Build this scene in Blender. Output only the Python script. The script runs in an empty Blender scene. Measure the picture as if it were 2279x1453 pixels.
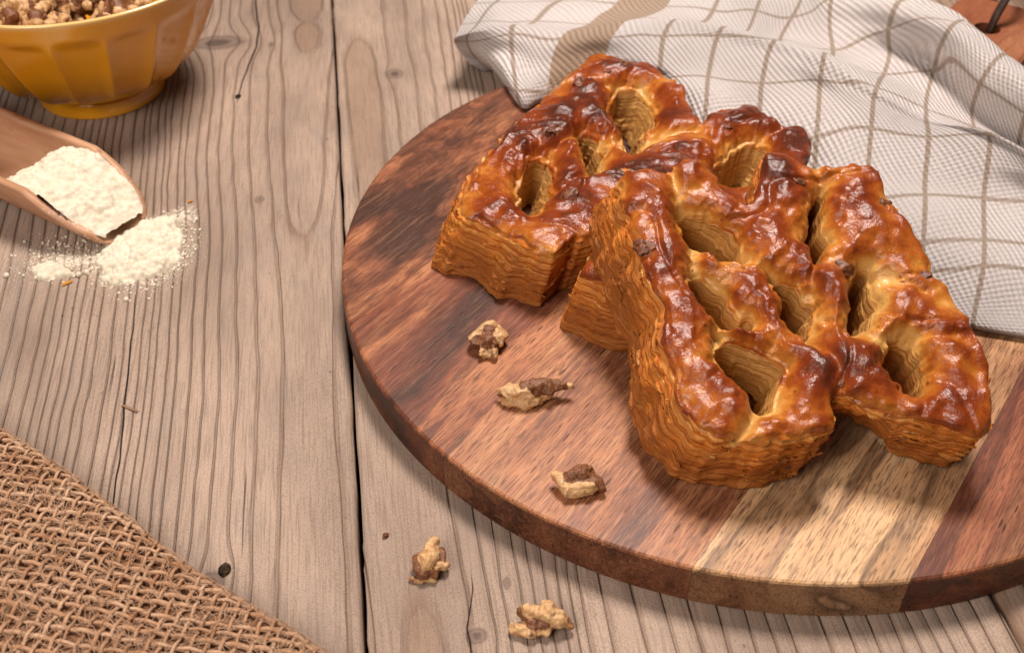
# Walnut lattice pastries on a round acacia board. All modelling is in centimetres, scaled by S to metres.
import bpy, bmesh, math, random
import numpy as np
from mathutils import Matrix, Vector
S = 0.01
rng = np.random.default_rng(7)
random.seed(7)
sc = bpy.context.scene
COL = sc.collection

# ------------------------------------------------------------------ camera
cam = bpy.data.cameras.new("camera")
cam_o = bpy.data.objects.new("camera", cam); COL.objects.link(cam_o)
cam.sensor_width = 36.0
cam.lens = 39.838
cam_o.location = (0, 0, 26.521 * S)
cam_o.rotation_euler = (math.pi / 2 - 0.716233, 0, 0)
cam.clip_start = 0.01; cam.clip_end = 20
cam.dof.use_dof = True
cam.dof.focus_distance = 0.36
cam.dof.aperture_fstop = 19
sc.camera = cam_o

# ------------------------------------------------------------------ studio light
w = bpy.data.worlds.new("World"); sc.world = w; w.use_nodes = True
bg = w.node_tree.nodes["Background"]
bg.inputs[0].default_value = (1.0, 0.93, 0.88, 1)
bg.inputs[1].default_value = 0.06

def area(name, loc, target, size, watts, color, sy=None):
    l = bpy.data.lights.new(name, 'AREA'); l.shape = 'RECTANGLE'
    l.size = size * S; l.size_y = (sy or size) * S
    l.energy = watts; l.color = color
    o = bpy.data.objects.new(name, l); COL.objects.link(o)
    o.location = Vector(loc) * S
    d = (Vector(target) - Vector(loc))
    o.rotation_euler = d.to_track_quat('-Z', 'Y').to_euler()
    return o
area("softbox_key", (9, 60, 82), (3, 34, 0), 24, 11.2, (1.0, 0.89, 0.82), 22)
area("softbox_fill", (-38, -22, 58), (3, 32, 0), 40, 5.4, (1.0, 0.89, 0.82))
sc.view_settings.view_transform = 'Standard'
sc.view_settings.look = 'None'
sc.view_settings.exposure = 0.0
sc.view_settings.gamma = 1.0
sc.view_settings.use_curve_mapping = False

# ------------------------------------------------------------------ helpers
def link(o, parent=None):
    COL.objects.link(o)
    if parent is not None: o.parent = parent
    return o

def tag(o, label=None, cat=None, group=None, kind=None):
    if label: o["label"] = label
    if cat: o["category"] = cat
    if group: o["group"] = group
    if kind: o["kind"] = kind
    return o

def empty(name, loc=(0, 0, 0)):
    o = bpy.data.objects.new(name, None); o.empty_display_size = 0.01
    o.location = Vector(loc) * S
    return link(o)

def mesh_np(name, V, F, smooth=True, attrs=None):
    """V (n,3) in cm, F (m,k) quads/tris."""
    V = np.asarray(V, np.float32) * S; F = np.asarray(F, np.int32)
    me = bpy.data.meshes.new(name)
    me.vertices.add(len(V)); me.vertices.foreach_set("co", V.ravel())
    m, k = F.shape
    me.loops.add(m * k); me.loops.foreach_set("vertex_index", F.ravel())
    me.polygons.add(m)
    me.polygons.foreach_set("loop_start", np.arange(0, m * k, k, dtype=np.int32))
    me.polygons.foreach_set("use_smooth", np.full(m, smooth))
    me.update(calc_edges=True); me.validate()
    for nm, a in (attrs or {}).items():
        at = me.attributes.new(nm, 'FLOAT', 'POINT'); at.data.foreach_set("value", np.asarray(a, np.float32).ravel())
    return me

def obj(name, me, mat=None, parent=None, loc=None):
    o = bpy.data.objects.new(name, me)
    if mat is not None and not me.materials: me.materials.append(mat)
    if loc is not None: o.location = Vector(loc) * S
    return link(o, parent)

def join_meshes(parts):
    Vs, Fs, n = [], [], 0
    for V, F in parts:
        Vs.append(np.asarray(V, float)); Fs.append(np.asarray(F) + n); n += len(V)
    return np.concatenate(Vs), np.concatenate(Fs)

def grid_faces(nu, nv, wrap_u=False, flip=False):
    i = np.arange(nu if wrap_u else nu - 1)[:, None]; j = np.arange(nv - 1)[None, :]
    a = i * nv + j; b = ((i + 1) % nu) * nv + j
    F = np.stack([a, b, b + 1, a + 1], -1).reshape(-1, 4)
    return F[:, ::-1] if flip else F

def sstep(a, b, x):
    t = np.clip((x - a) / (b - a), 0, 1); return t * t * (3 - 2 * t)

class Noise:
    """smooth value noise, any dimension up to 3, range about -1..1"""
    def __init__(self, seed, n=64):
        self.t = np.random.default_rng(seed).uniform(-1, 1, (n, n, n)).astype(np.float32); self.n = n
    def __call__(self, x, y=0.0, z=0.0):
        x, y, z = np.broadcast_arrays(np.asarray(x, np.float32), np.asarray(y, np.float32), np.asarray(z, np.float32))
        xi, yi, zi = (np.floor(a).astype(np.int64) for a in (x, y, z))
        fx, fy, fz = x - xi, y - yi, z - zi
        fx, fy, fz = (a * a * (3 - 2 * a) for a in (fx, fy, fz))
        n = self.n; r = 0
        for dx in (0, 1):
            wx = fx if dx else 1 - fx
            for dy in (0, 1):
                wy = fy if dy else 1 - fy
                for dz in (0, 1):
                    wz = fz if dz else 1 - fz
                    r = r + wx * wy * wz * self.t[(xi + dx) % n, (yi + dy) % n, (zi + dz) % n]
        return r
NZ = Noise(3); NZ2 = Noise(11)

def chaikin(P, n=2):
    P = np.asarray(P, float)
    for _ in range(n):
        Q = np.roll(P, -1, 0)
        P = np.stack([0.75 * P + 0.25 * Q, 0.25 * P + 0.75 * Q], 1).reshape(-1, 2)
    return P

def poly_sdf(X, Y, P):
    d = np.full(X.shape, 1e9, np.float32); ins = np.zeros(X.shape, bool)
    Q = np.roll(P, -1, 0)
    for (ax, ay), (bx, by) in zip(P, Q):
        ex, ey = bx - ax, by - ay; L = ex * ex + ey * ey + 1e-12
        t = np.clip(((X - ax) * ex + (Y - ay) * ey) / L, 0, 1)
        d = np.minimum(d, (X - ax - t * ex) ** 2 + (Y - ay - t * ey) ** 2)
        c = (ay > Y) != (by > Y)
        xx = (bx - ax) * (Y - ay) / (by - ay + (1e-12 if by == ay else 0)) + ax
        ins ^= c & (X < xx)
    d = np.sqrt(d)
    return np.where(ins, -d, d)

def smax(a, b, k):
    h = np.clip(0.5 + 0.5 * (a - b) / k, 0, 1); return b + (a - b) * h + k * h * (1 - h)
def smin(a, b, k): return -smax(-a, -b, k)

def surface_nets(F, org, h):
    s = F < 0; nx, ny, nz = F.shape
    cnt = np.zeros((nx - 1, ny - 1, nz - 1), np.int8)
    offs = [(i, j, k) for i in (0, 1) for j in (0, 1) for k in (0, 1)]
    for i, j, k in offs: cnt += s[i:nx - 1 + i, j:ny - 1 + j, k:nz - 1 + k]
    I, J, K = np.nonzero((cnt > 0) & (cnt < 8))
    idx = np.full(cnt.shape, -1, np.int64); idx[I, J, K] = np.arange(len(I))
    vals = {o: F[I + o[0], J + o[1], K + o[2]] for o in offs}
    acc = np.zeros((len(I), 3)); num = np.zeros(len(I))
    for a in offs:
        for ax in range(3):
            if a[ax]: continue
            b = tuple(a[q] + (q == ax) for q in range(3))
            fa, fb = vals[a], vals[b]; cr = (fa < 0) != (fb < 0)
            t = np.where(cr, fa / np.where(cr, fa - fb, 1), 0)
            for q in range(3): acc[:, q] += np.where(cr, a[q] + (t if q == ax else 0), 0)
            num += cr
    V = np.stack([I, J, K], 1) + acc / num[:, None]
    V = V * h + np.asarray(org)
    faces = []
    for ax in range(3):
        sl0 = [slice(1, -1)] * 3; sl1 = [slice(1, -1)] * 3
        sl0[ax] = slice(0, -1); sl1[ax] = slice(1, None)
        A, B = s[tuple(sl0)], s[tuple(sl1)]
        for sign in (0, 1):
            m = (A & ~B) if sign == 0 else (~A & B)
            c = np.stack(np.nonzero(m), 1)
            for q in range(3):
                if q != ax: c[:, q] += 1
            u, v = [(1, 2), (2, 0), (0, 1)][ax]
            def g(du, dv):
                d = c.copy(); d[:, u] += du; d[:, v] += dv; return idx[d[:, 0], d[:, 1], d[:, 2]]
            q = np.stack([g(-1, -1), g(0, -1), g(0, 0), g(-1, 0)], 1)
            faces.append(q if sign == 0 else q[:, ::-1])
    Fq = np.concatenate(faces); Fq = Fq[(Fq >= 0).all(1)]
    return V, Fq

def relax(V, F, it=1, f=0.5):
    E = np.concatenate([F[:, [0, 1]], F[:, [1, 2]], F[:, [2, 3]], F[:, [3, 0]]])
    n = len(V)
    for _ in range(it):
        acc = np.zeros_like(V); c = np.zeros(n)
        for q in range(3):
            acc[:, q] = np.bincount(E[:, 0], V[E[:, 1], q], n) + np.bincount(E[:, 1], V[E[:, 0], q], n)
        c = np.bincount(E[:, 0], minlength=n) + np.bincount(E[:, 1], minlength=n)
        V = V * (1 - f) + f * acc / np.maximum(c, 1)[:, None]
    return V

def tube(path, r, seg=6, cap=True, flat=1.0):
    """tube along path (n,3), r scalar or (n,), returns V,F"""
    P = np.asarray(path, float); n = len(P); r = np.broadcast_to(r, (n,))
    T = np.gradient(P, axis=0); T /= np.linalg.norm(T, axis=1)[:, None] + 1e-9
    up = np.array([0, 0, 1.0]); A = np.cross(T, up)
    bad = np.linalg.norm(A, axis=1) < 0.05; A[bad] = np.cross(T[bad], [1.0, 0, 0])
    A /= np.linalg.norm(A, axis=1)[:, None]; B = np.cross(A, T)
    th = np.linspace(0, 2 * np.pi, seg, endpoint=False)
    V = P[:, None] + r[:, None, None] * (np.cos(th)[None, :, None] * A[:, None] + flat * np.sin(th)[None, :, None] * B[:, None])
    i = np.arange(n - 1)[:, None]; j = np.arange(seg)[None, :]; a = i * seg + j; b = i * seg + (j + 1) % seg
    F = np.stack([a, b, b + seg, a + seg], -1).reshape(-1, 4)
    V = V.reshape(-1, 3)
    if cap:
        for e, ring in ((0, np.arange(seg)[::-1]), (n - 1, (n - 1) * seg + np.arange(seg))):
            V = np.concatenate([V, P[e:e + 1]]); c = len(V) - 1
            rr = np.stack([ring, np.roll(ring, -1), np.full(seg, c), np.full(seg, c)], 1)
            # degenerate quads avoided: use pairs of ring edges
            q = np.stack([ring[0::2], ring[1::2], np.roll(ring, -2)[0::2], np.full(len(ring[0::2]), c)], 1)
            F = np.concatenate([F, q])
    return V, F

def crom(P, m):
    """Catmull-Rom through control rows along axis 0, m samples per span"""
    P = np.asarray(P, float); n = len(P)
    Q = np.concatenate([2 * P[:1] - P[1:2], P, 2 * P[-1:] - P[-2:-1]])
    out = []
    for i in range(n - 1):
        p0, p1, p2, p3 = Q[i], Q[i + 1], Q[i + 2], Q[i + 3]
        for t in np.arange(m) / m:
            out.append(0.5 * (2 * p1 + (p2 - p0) * t + (2 * p0 - 5 * p1 + 4 * p2 - p3) * t * t + (3 * p1 - p0 - 3 * p2 + p3) * t ** 3))
    out.append(P[-1]); return np.array(out)

# ------------------------------------------------------------------ material helper
class M:
    def __init__(self, name, rough=0.6, spec=0.5):
        self.m = bpy.data.materials.new(name); self.m.use_nodes = True
        self.t = self.m.node_tree; self.p = self.t.nodes["Principled BSDF"]
        self.p.inputs["Roughness"].default_value = rough
        self.p.inputs["Specular IOR Level"].default_value = spec
    def n(self, typ, **kw):
        nd = self.t.nodes.new(typ)
        for k, v in kw.items(): setattr(nd, k, v)
        return nd
    def put(self, sock, v):
        if isinstance(v, bpy.types.NodeSocket): self.t.links.new(v, sock)
        elif v is not None: sock.default_value = v
    def set(self, name, v): self.put(self.p.inputs[name], (*v, 1) if isinstance(v, tuple) and len(v) == 3 and self.p.inputs[name].type == 'RGBA' else v)
    def attr(self, name):
        return self.n('ShaderNodeAttribute', attribute_name=name).outputs["Fac"]
    def math(self, op, a, b=None, c=None, clamp=False):
        nd = self.n('ShaderNodeMath', operation=op, use_clamp=clamp)
        for i, v in enumerate((a, b, c)):
            if v is not None: self.put(nd.inputs[i], v)
        return nd.outputs[0]
    def coord(self, kind="Object", scale=(1, 1, 1), rot=(0, 0, 0), loc=(0, 0, 0)):
        tc = self.n('ShaderNodeTexCoord'); mp = self.n('ShaderNodeMapping')
        self.t.links.new(tc.outputs[kind], mp.inputs[0])
        mp.inputs["Scale"].default_value = scale; mp.inputs["Rotation"].default_value = rot; mp.inputs["Location"].default_value = loc
        return mp.outputs[0]
    def noise(self, vec, scale=5, detail=3, rough=0.5, dist=0.0, out="Fac"):
        nd = self.n('ShaderNodeTexNoise')
        self.put(nd.inputs["Vector"], vec); nd.inputs["Scale"].default_value = scale
        nd.inputs["Detail"].default_value = detail; nd.inputs["Roughness"].default_value = rough; nd.inputs["Distortion"].default_value = dist
        return nd.outputs[out]
    def voro(self, vec, scale, feature='F1', out="Distance"):
        nd = self.n('ShaderNodeTexVoronoi', feature=feature); self.put(nd.inputs["Vector"], vec); nd.inputs["Scale"].default_value = scale
        return nd.outputs[out]
    def xyz(self, a, b=0.0, c=0.0):
        nd = self.n('ShaderNodeCombineXYZ')
        for i, v in enumerate((a, b, c)): self.put(nd.inputs[i], v)
        return nd.outputs[0]
    def sep(self, v):
        nd = self.n('ShaderNodeSeparateXYZ'); self.put(nd.inputs[0], v); return nd.outputs
    def ramp(self, fac, stops, interp='LINEAR'):
        nd = self.n('ShaderNodeValToRGB'); nd.color_ramp.interpolation = interp
        e = nd.color_ramp.elements
        while len(e) < len(stops): e.new(0.5)
        for el, (p, c) in zip(e, stops):
            el.position = p; el.color = (c, c, c, 1) if not isinstance(c, tuple) else (*c, 1)
        self.put(nd.inputs[0], fac); return nd.outputs[0]
    def mix(self, fac, a, b, blend='MIX'):
        nd = self.n('ShaderNodeMix', data_type='RGBA', blend_type=blend)
        nd.clamp_factor = True
        self.put(nd.inputs["Factor"], fac)
        self.put(nd.inputs[6], a if not isinstance(a, tuple) else (*a, 1)); self.put(nd.inputs[7], b if not isinstance(b, tuple) else (*b, 1))
        return nd.outputs[2]
    def bump(self, h, strength=0.5, dist=0.001, normal=None):
        nd = self.n('ShaderNodeBump'); nd.inputs["Strength"].default_value = strength; nd.inputs["Distance"].default_value = dist
        self.put(nd.inputs["Height"], h)
        if normal is not None: self.t.links.new(normal, nd.inputs["Normal"])
        return nd.outputs[0]
P1=dict(o=[5.09,21.76,1.656],e1=[0.99863,0.0,-0.05234],e2=[0.01619,0.95093,0.30898],n=[0.04977,-0.3094,0.94963],T=2.6,
 outline=[[-1.86,9.39],[-1.17,9.39],[-0.47,9.31],[0.31,9.92],[0.75,9.75],[1.25,8.8],[1.75,8.2],[2.3,8.35],[2.4,9.61],[2.68,10.32],[3.32,10.35],[4.06,9.94],[5.18,10.0],[6.12,9.96],[6.31,9.13],[6.84,7.64],[7.52,5.85],[8.1,4.07],[8.29,3.01],[8.19,1.92],[8.02,0.66],[7.06,0.69],[6.1,1.07],[5.35,1.31],[4.57,1.63],[4.02,1.95],[3.74,1.71],[3.7,1.18],[3.64,0.69],[2.64,0.42],[1.34,0.3],[0.12,0.45],[-0.22,1.2],[-0.55,1.95],[-0.74,2.92],[-0.82,4.0],[-0.85,4.81],[-1.28,5.95],[-1.45,6.97],[-1.83,8.08]],
 holes=[[[-0.11,7.88],[0.43,7.98],[1.22,7.54],[1.7,6.5],[1.14,6.51],[0.26,6.92]],[[0.01,5.8],[0.66,5.6],[1.05,5.11],[1.09,4.64],[1.48,4.31],[1.9,4.33],[1.61,4.04],[0.94,4.13],[0.36,4.84]],[[0.52,3.48],[1.29,3.37],[2.14,3.12],[2.44,2.52],[2.26,2.03],[1.98,1.28],[1.68,1.38],[1.21,2.1],[0.8,2.76]],[[4.36,9.3],[4.5,8.9],[4.42,8.24],[4.29,7.13],[3.92,6.21],[3.82,6.56],[3.87,7.56]],[[2.64,5.71],[3.07,5.41],[3.48,4.99],[3.42,3.88],[3.29,3.73],[2.87,4.56]],[[5.28,6.36],[5.54,5.97],[5.46,4.71],[4.98,4.14],[4.61,3.94],[4.9,4.93]],[[5.63,3.09],[6.16,3.96],[6.27,3.22],[6.45,2.96],[6.3,2.02],[6.06,2.09],[5.65,2.71]],[[4.3,1.2],[4.7,1.1],[5.0,0.85],[5.0,-0.4],[4.35,-0.4]]],
 nuts=[[3.6,9.07],[4.14,2.18],[4.61,6.08],[7.01,5.8],[0.73,0.17],[-1.23,6.44],[-1.74,5.56],[3.42,5.15],[6.27,8.43],[6.91,0.89]])
P2=dict(o=[-1.79,31.88,1.47],e1=[1,0,0],e2=[0,1,0],n=[0,0,1],T=2.5,
 outline=[[5.47,12.01],[6.28,11.22],[7.81,10.55],[8.58,8.76],[8.94,7.41],[8.85,5.69],[9.52,6.62],[10.1,7.2],[10.57,7.03],[10.83,7.48],[11.46,7.03],[12.22,5.69],[12.88,5.59],[13.01,4.75],[12.59,3.16],[10.43,0.05],[7.9,-2.95],[6.59,-4.33],[5.4,-4.22],[4.66,-3.58],[3.98,-2.95],[4.7,-1.74],[5.29,-0.73],[4.68,-0.86],[3.82,-1.39],[2.99,-2.11],[1.96,-0.86],[0.95,-0.11],[0.09,0.27],[0.22,1.14],[0.7,3.24],[1.99,5.85],[4.05,9.61]],
 holes=[[[2.32,3.13],[2.66,4.13],[3.22,4.22],[3.36,2.89],[3.09,1.14],[2.54,0.43],[2.35,0.78]],[[4.52,6.05],[4.98,5.92],[5.26,4.66],[5.12,3.52],[4.99,2.86],[4.79,3.4],[4.57,4.41]],[[6.06,9.16],[6.72,9.42],[7.34,9.01],[7.58,7.83],[7.15,5.46],[6.45,4.07],[6.11,5.46],[5.76,6.55]],[[9.14,3.27],[10.4,4.85],[11.42,5.33],[11.34,4.07],[10.73,2.56],[9.79,1.93]]],
 nuts=[[3.24,5.01],[3.83,0.86],[4.28,0.46],[4.5,8.76],[6.51,10.25],[9.9,5.49],[11.45,7.17],[-0.01,-1.24],[5.65,9.87],[1.8,5.33]])
TOWEL=[
 [[-1.39,48.91,0.1],[-2.02,48.77,0.6],[-2.32,48.77,1.0],[-2.52,48.58,1.4],[-2.64,48.34,1.8],[-2.68,48.0,2.2],[-2.61,47.65,2.6],[-2.43,48.34,2.7],[-2.2,49.7,2.6],[-1.72,51.59,2.5],[-1.21,53.1,2.5],[-0.56,55.45,2.4]],
 [[-0.74,48.51,0.2],[-0.94,48.2,0.6],[-1.25,48.11,1.0],[-1.45,47.82,1.5],[-1.6,47.73,2.0],[-1.63,47.62,2.5],[-1.52,47.58,2.9],[-1.12,48.16,2.9],[-0.62,49.72,2.7],[0.01,51.38,2.6],[0.56,52.88,2.6],[1.15,55.22,2.5]],
 [[0.4,43.13,1.5],[0.3,43.07,1.8],[0.2,43.44,2.2],[0.11,44.33,2.4],[0.01,45.7,2.5],[-0.03,46.2,3.0],[0.07,46.83,3.4],[0.82,47.55,3.2],[1.59,49.61,2.8],[2.35,51.16,2.7],[2.86,52.66,2.7],[3.64,54.99,2.6]],
 [[1.48,43.71,1.5],[1.49,43.57,1.8],[1.55,43.83,2.2],[1.6,44.16,2.6],[1.66,44.53,2.9],[1.92,45.0,3.4],[2.36,45.66,3.6],[3.01,46.7,3.4],[3.95,48.87,3.0],[5.04,50.95,2.8],[5.71,52.69,2.8],[6.56,54.76,2.7]],
 [[3.78,44.49,1.5],[3.78,44.17,1.9],[3.83,44.25,2.4],[3.95,44.51,2.8],[4.13,44.78,3.3],[4.37,45.06,3.9],[5.0,45.93,4.1],[5.8,46.98,3.8],[6.61,48.68,3.2],[7.29,50.01,2.9],[7.83,51.94,2.8],[8.78,54.53,2.8]],
 [[6.28,43.71,1.5],[6.23,43.39,1.9],[6.24,43.47,2.4],[6.27,43.72,2.8],[6.32,43.77,3.3],[6.52,44.87,4.1],[7.09,45.71,4.5],[8.21,46.95,3.6],[8.93,48.2,3.1],[9.69,50.09,3.2],[10.29,52.06,3.2],[11.24,54.61,3.0]],
 [[7.9,39.88,1.5],[7.84,39.76,1.9],[7.82,39.97,2.3],[7.96,41.06,2.7],[8.2,42.59,3.1],[8.64,44.24,4.0],[9.07,44.85,4.5],[10.14,46.27,3.4],[10.81,47.84,2.9],[11.55,49.85,3.2],[12.13,51.61,3.4],[13.15,54.14,3.2]],
 [[10.2,40.4,1.5],[10.12,40.28,1.9],[10.07,40.32,2.3],[10.22,41.24,2.6],[10.35,42.03,3.2],[10.71,43.24,4.1],[11.06,43.78,4.5],[11.77,45.81,3.2],[12.4,48.0,2.6],[13.32,49.42,3.4],[13.84,51.17,3.6],[14.8,53.68,3.4]],
 [[10.73,31.32,1.5],[10.66,31.33,1.9],[11.19,34.15,2.2],[11.93,38.13,2.6],[12.48,40.92,3.3],[12.57,41.51,4.1],[12.8,42.28,4.5],[13.74,44.36,3.2],[14.35,46.33,2.5],[14.52,48.16,2.9],[14.7,49.23,3.6],[15.65,51.67,3.6]],
 [[12.51,30.82,1.5],[12.43,30.82,1.9],[12.98,33.45,2.3],[13.64,36.7,2.8],[13.96,38.32,3.3],[14.24,39.51,4.0],[14.47,40.11,4.3],[15.69,43.08,3.0],[16.99,46.5,2.3],[16.83,46.9,3.3],[17.2,47.5,4.3],[19.51,51.62,2.6]],
 [[13.93,29.36,1.5],[13.83,29.36,1.9],[14.38,31.71,2.4],[15.18,34.59,2.9],[15.7,36.7,3.5],[15.84,37.65,4.1],[15.97,38.31,4.3],[17.16,41.55,2.8],[18.79,45.6,2.0],[18.44,44.64,3.9],[19.02,45.11,4.6],[21.81,49.76,2.0]],
 [[15.44,28.55,1.5],[15.37,28.62,1.9],[16.07,30.49,2.5],[17.24,34.3,3.0],[17.53,35.46,3.6],[17.64,36.11,4.1],[17.6,36.41,4.3],[18.55,39.41,2.8],[19.41,42.05,2.0],[19.17,41.43,3.9],[19.92,42.01,4.6],[22.87,46.6,1.8]],
 [[17.16,28.1,1.5],[17.06,28.14,1.9],[17.85,30.07,2.5],[19.19,33.87,3.0],[19.18,34.28,3.5],[19.03,34.4,4.0],[18.99,34.83,4.2],[19.81,37.33,2.8],[20.42,39.26,2.0],[19.99,38.65,3.9],[20.71,39.33,4.6],[24.02,44.11,1.6]],
 [[18.89,27.54,1.5],[18.75,27.54,1.9],[19.55,29.35,2.5],[20.76,32.49,3.0],[20.74,32.87,3.5],[20.48,32.84,4.0],[20.3,32.96,4.2],[21.18,35.32,2.8],[21.73,36.98,2.0],[21.08,36.21,3.9],[21.8,36.97,4.6],[25.23,41.48,1.6]]]

# ================================================================== tabletop of weathered softwood planks
TA = math.atan2(0.14173, 0.98990)
table = empty("tabletop", (-3.91, 17.15, 0)); table.rotation_euler = (0, 0, TA)
tag(table, "weathered tan softwood plank tabletop with raised grain and knots", kind="structure")

def plank_material():
    m = M("weathered_plank", rough=0.72, spec=0.25)
    ring = m.attr("ring"); crk = m.attr("crk"); crw = m.attr("crw"); knot = m.attr("knot"); hole = m.attr("hole"); tint = m.attr("tint")
    fib = m.noise(m.coord(scale=(1, 0.035, 1)), 1500, 3, 0.6)
    fib2 = m.noise(m.coord(scale=(1, 0.12, 1)), 420, 3, 0.6)
    ringw = m.math('ADD', ring, m.math('MULTIPLY', m.math('SUBTRACT', fib2, 0.5), 0.10))
    fr = m.math('FRACT', ringw)
    late = m.ramp(fr, [(0.0, 0.85), (0.035, 0.5), (0.10, 0.10), (0.30, 0.0), (0.62, 0.03), (0.84, 0.16), (0.95, 0.5), (0.985, 1.0)])
    big = m.noise(m.coord(scale=(1, 0.35, 1)), 22, 4, 0.6)
    early = m.ramp(big, [(0.34, (0.275, 0.200, 0.152)), (0.5, (0.378, 0.276, 0.210)), (0.64, (0.460, 0.338, 0.257))])
    early = m.mix(m.ramp(fib, [(0.36, 0.5), (0.52, 0.0)]), early, (0.19, 0.125, 0.09))
    grit = m.noise(m.coord(), 2600, 2, 0.6)
    early = m.mix(m.ramp(grit, [(0.36, 0.6), (0.50, 0.0)]), early, (0.14, 0.10, 0.08))
    latec = m.mix(fib2, (0.115, 0.060, 0.036), (0.20, 0.108, 0.064))
    patch = m.noise(m.coord(scale=(1, 0.18, 1)), 55, 3, 0.6)
    wn = m.n('ShaderNodeTexWhiteNoise', noise_dimensions='1D'); m.put(wn.inputs['W'], m.math('FLOOR', ringw))
    lstr = m.math('MULTIPLY', m.math('MULTIPLY', late, m.ramp(patch, [(0.3, 0.5), (0.65, 1.0)])), m.math('ADD', m.math('MULTIPLY', wn.outputs[0], 0.65), 0.35))
    col = m.mix(lstr, early, latec)
    # grey weathering and small stains
    gw = m.noise(m.coord(scale=(1, 0.5, 1)), 70, 5, 0.65)
    col = m.mix(m.ramp(gw, [(0.52, 0.0), (0.75, 0.5)]), col, (0.235, 0.195, 0.17))
    speck = m.voro(m.coord(scale=(1, 0.7, 1)), 190)
    sp2 = m.noise(m.coord(), 60, 2)
    col = m.mix(m.math('MULTIPLY', m.ramp(speck, [(0.05, 0.85), (0.12, 0.0)]), m.ramp(sp2, [(0.55, 0.0), (0.68, 1.0)])), col, (0.06, 0.045, 0.035))
    # hairline checks
    chk = m.noise(m.coord(scale=(1, 0.022, 1), loc=(3, 1, 0)), 480, 2, 0.5)
    chkm = m.math('MULTIPLY', m.ramp(chk, [(0.255, 1.0), (0.29, 0.0)]), m.ramp(m.noise(m.coord(scale=(1, .4, 1)), 32, 2), [(0.5, 0), (0.62, 1)]))
    col = m.mix(m.math('MULTIPLY', chkm, 0.8), col, (0.08, 0.055, 0.042))
    col = m.mix(tint, col, (0.22, 0.125, 0.07))
    # knots
    kn = m.noise(m.coord(), 260, 4, 0.6, 0.6)
    kf = m.math('ADD', knot, m.math('MULTIPLY', m.math('SUBTRACT', kn, 0.5), 0.35))
    kc = m.ramp(kf, [(0.25, (0.26, 0.185, 0.14)), (0.48, (0.13, 0.09, 0.07)), (0.70, (0.22, 0.155, 0.12)), (0.90, (0.07, 0.048, 0.036))])
    col = m.mix(m.ramp(kf, [(0.25, 0.0), (0.55, 0.85)]), col, kc)
    hf = m.math('ADD', hole, m.math('MULTIPLY', m.math('SUBTRACT', kn, 0.5), 0.5))
    col = m.mix(m.ramp(hf, [(0.45, 0.0), (0.62, 1.0)]), col, (0.022, 0.014, 0.010))
    # cracks: signed distance (cm) against local half width
    cd = m.math('DIVIDE', m.math('SUBTRACT', crw, m.math('ABSOLUTE', m.math('ADD', crk, m.math('MULTIPLY', m.math('SUBTRACT', fib2, 0.5), 0.05)))), 0.03)
    cm = m.math('MULTIPLY', m.math('MULTIPLY', cd, 1.0, clamp=True), m.math('GREATER_THAN', crw, 0.002))
    col = m.mix(cm, col, (0.018, 0.012, 0.009))
    dn = m.noise(m.coord(), 520, 5, 0.75)
    col = m.mix(m.ramp(m.math('ADD', m.attr('dust'), m.math('MULTIPLY', m.math('SUBTRACT', dn, 0.5), 1.5)), [(0.50, 0.0), (0.72, 0.85)]), col, (0.74, 0.66, 0.53))
    m.set("Base Color", col)
    hgt = m.math('SUBTRACT', m.math('MULTIPLY', fib, 0.10), m.math('MULTIPLY', m.ramp(fr, [(0.0, 0.95), (0.06, 0.3), (0.32, 0.02), (0.6, 0.0), (0.86, 0.25), (0.965, 1.0)]), 0.85))
    hgt = m.math('SUBTRACT', hgt, m.math('MULTIPLY', cm, 2.5))
    hgt = m.math('SUBTRACT', hgt, m.math('MULTIPLY', m.ramp(hf, [(0.4, 0), (0.65, 1)]), 2.0))
    hgt = m.math('ADD', hgt, m.math('MULTIPLY', grit, 0.10))
    hgt = m.math('SUBTRACT', hgt, m.math('MULTIPLY', chkm, 0.4))
    m.set("Normal", m.bump(hgt, 1.0, 0.0011))
    return m.m
PLANK = plank_material()

KNOTS = [(5.75, 36.1, 1.35, 0.75, 0), (3.34, 21.9, 0.20, 0.26, 0), (4.54, 30.5, 0.17, 0.24, 1), (-2.79, 31.65, 0.42, 0.5, 0),
         (3.88, 3.3, 0.20, 0.24, 1), (4.25, 2.9, 0.42, 0.4, 0), (-2.99, 0.11, 0.30, 0.26, 0), (-4.04, 1.7, 0.13, 0.22, 0), (3.1, 35.5, 0.15, 0.3, 0)]
L870 = np.array([11.31, 10.74, 10.36, 10.03, 9.7, 9.42, 9.03, 8.72, 8.18, 7.73, 7.5, 7.13, 6.83, 6.6, 6.16, 5.87, 5.37, 4.94, 4.44, 3.86, 3.17, 2.35])[::-1]
L870 = np.concatenate([L870, 11.31 + np.cumsum(rng.uniform(0.3, 0.62, 44))])
R0 = np.array([2.85, 3.45, 3.9, 4.4, 4.77, 5.16, 5.54, 5.85, 6.13, 6.76, 7.64, 8.42, 9.04, 9.73, 10.46, 11.02, 11.55, 12.49, 13.1, 13.73, 14.36, 14.88, 15.41, 15.82, 16.34, 16.86, 17.5, 18.2])
R30 = np.array([2.62, 3.66, 4.47, 5.14, 5.6, 6.0, 6.28, 6.55])
R30 = np.concatenate([R30, R0[8:] + 0.65])

def quad_center(x, xl, xr, Fc):
    c = (xl + xr) / 2; hw = (xl - xr) / 2
    return Fc * (1 - ((x - c) / hw) ** 2)

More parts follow.
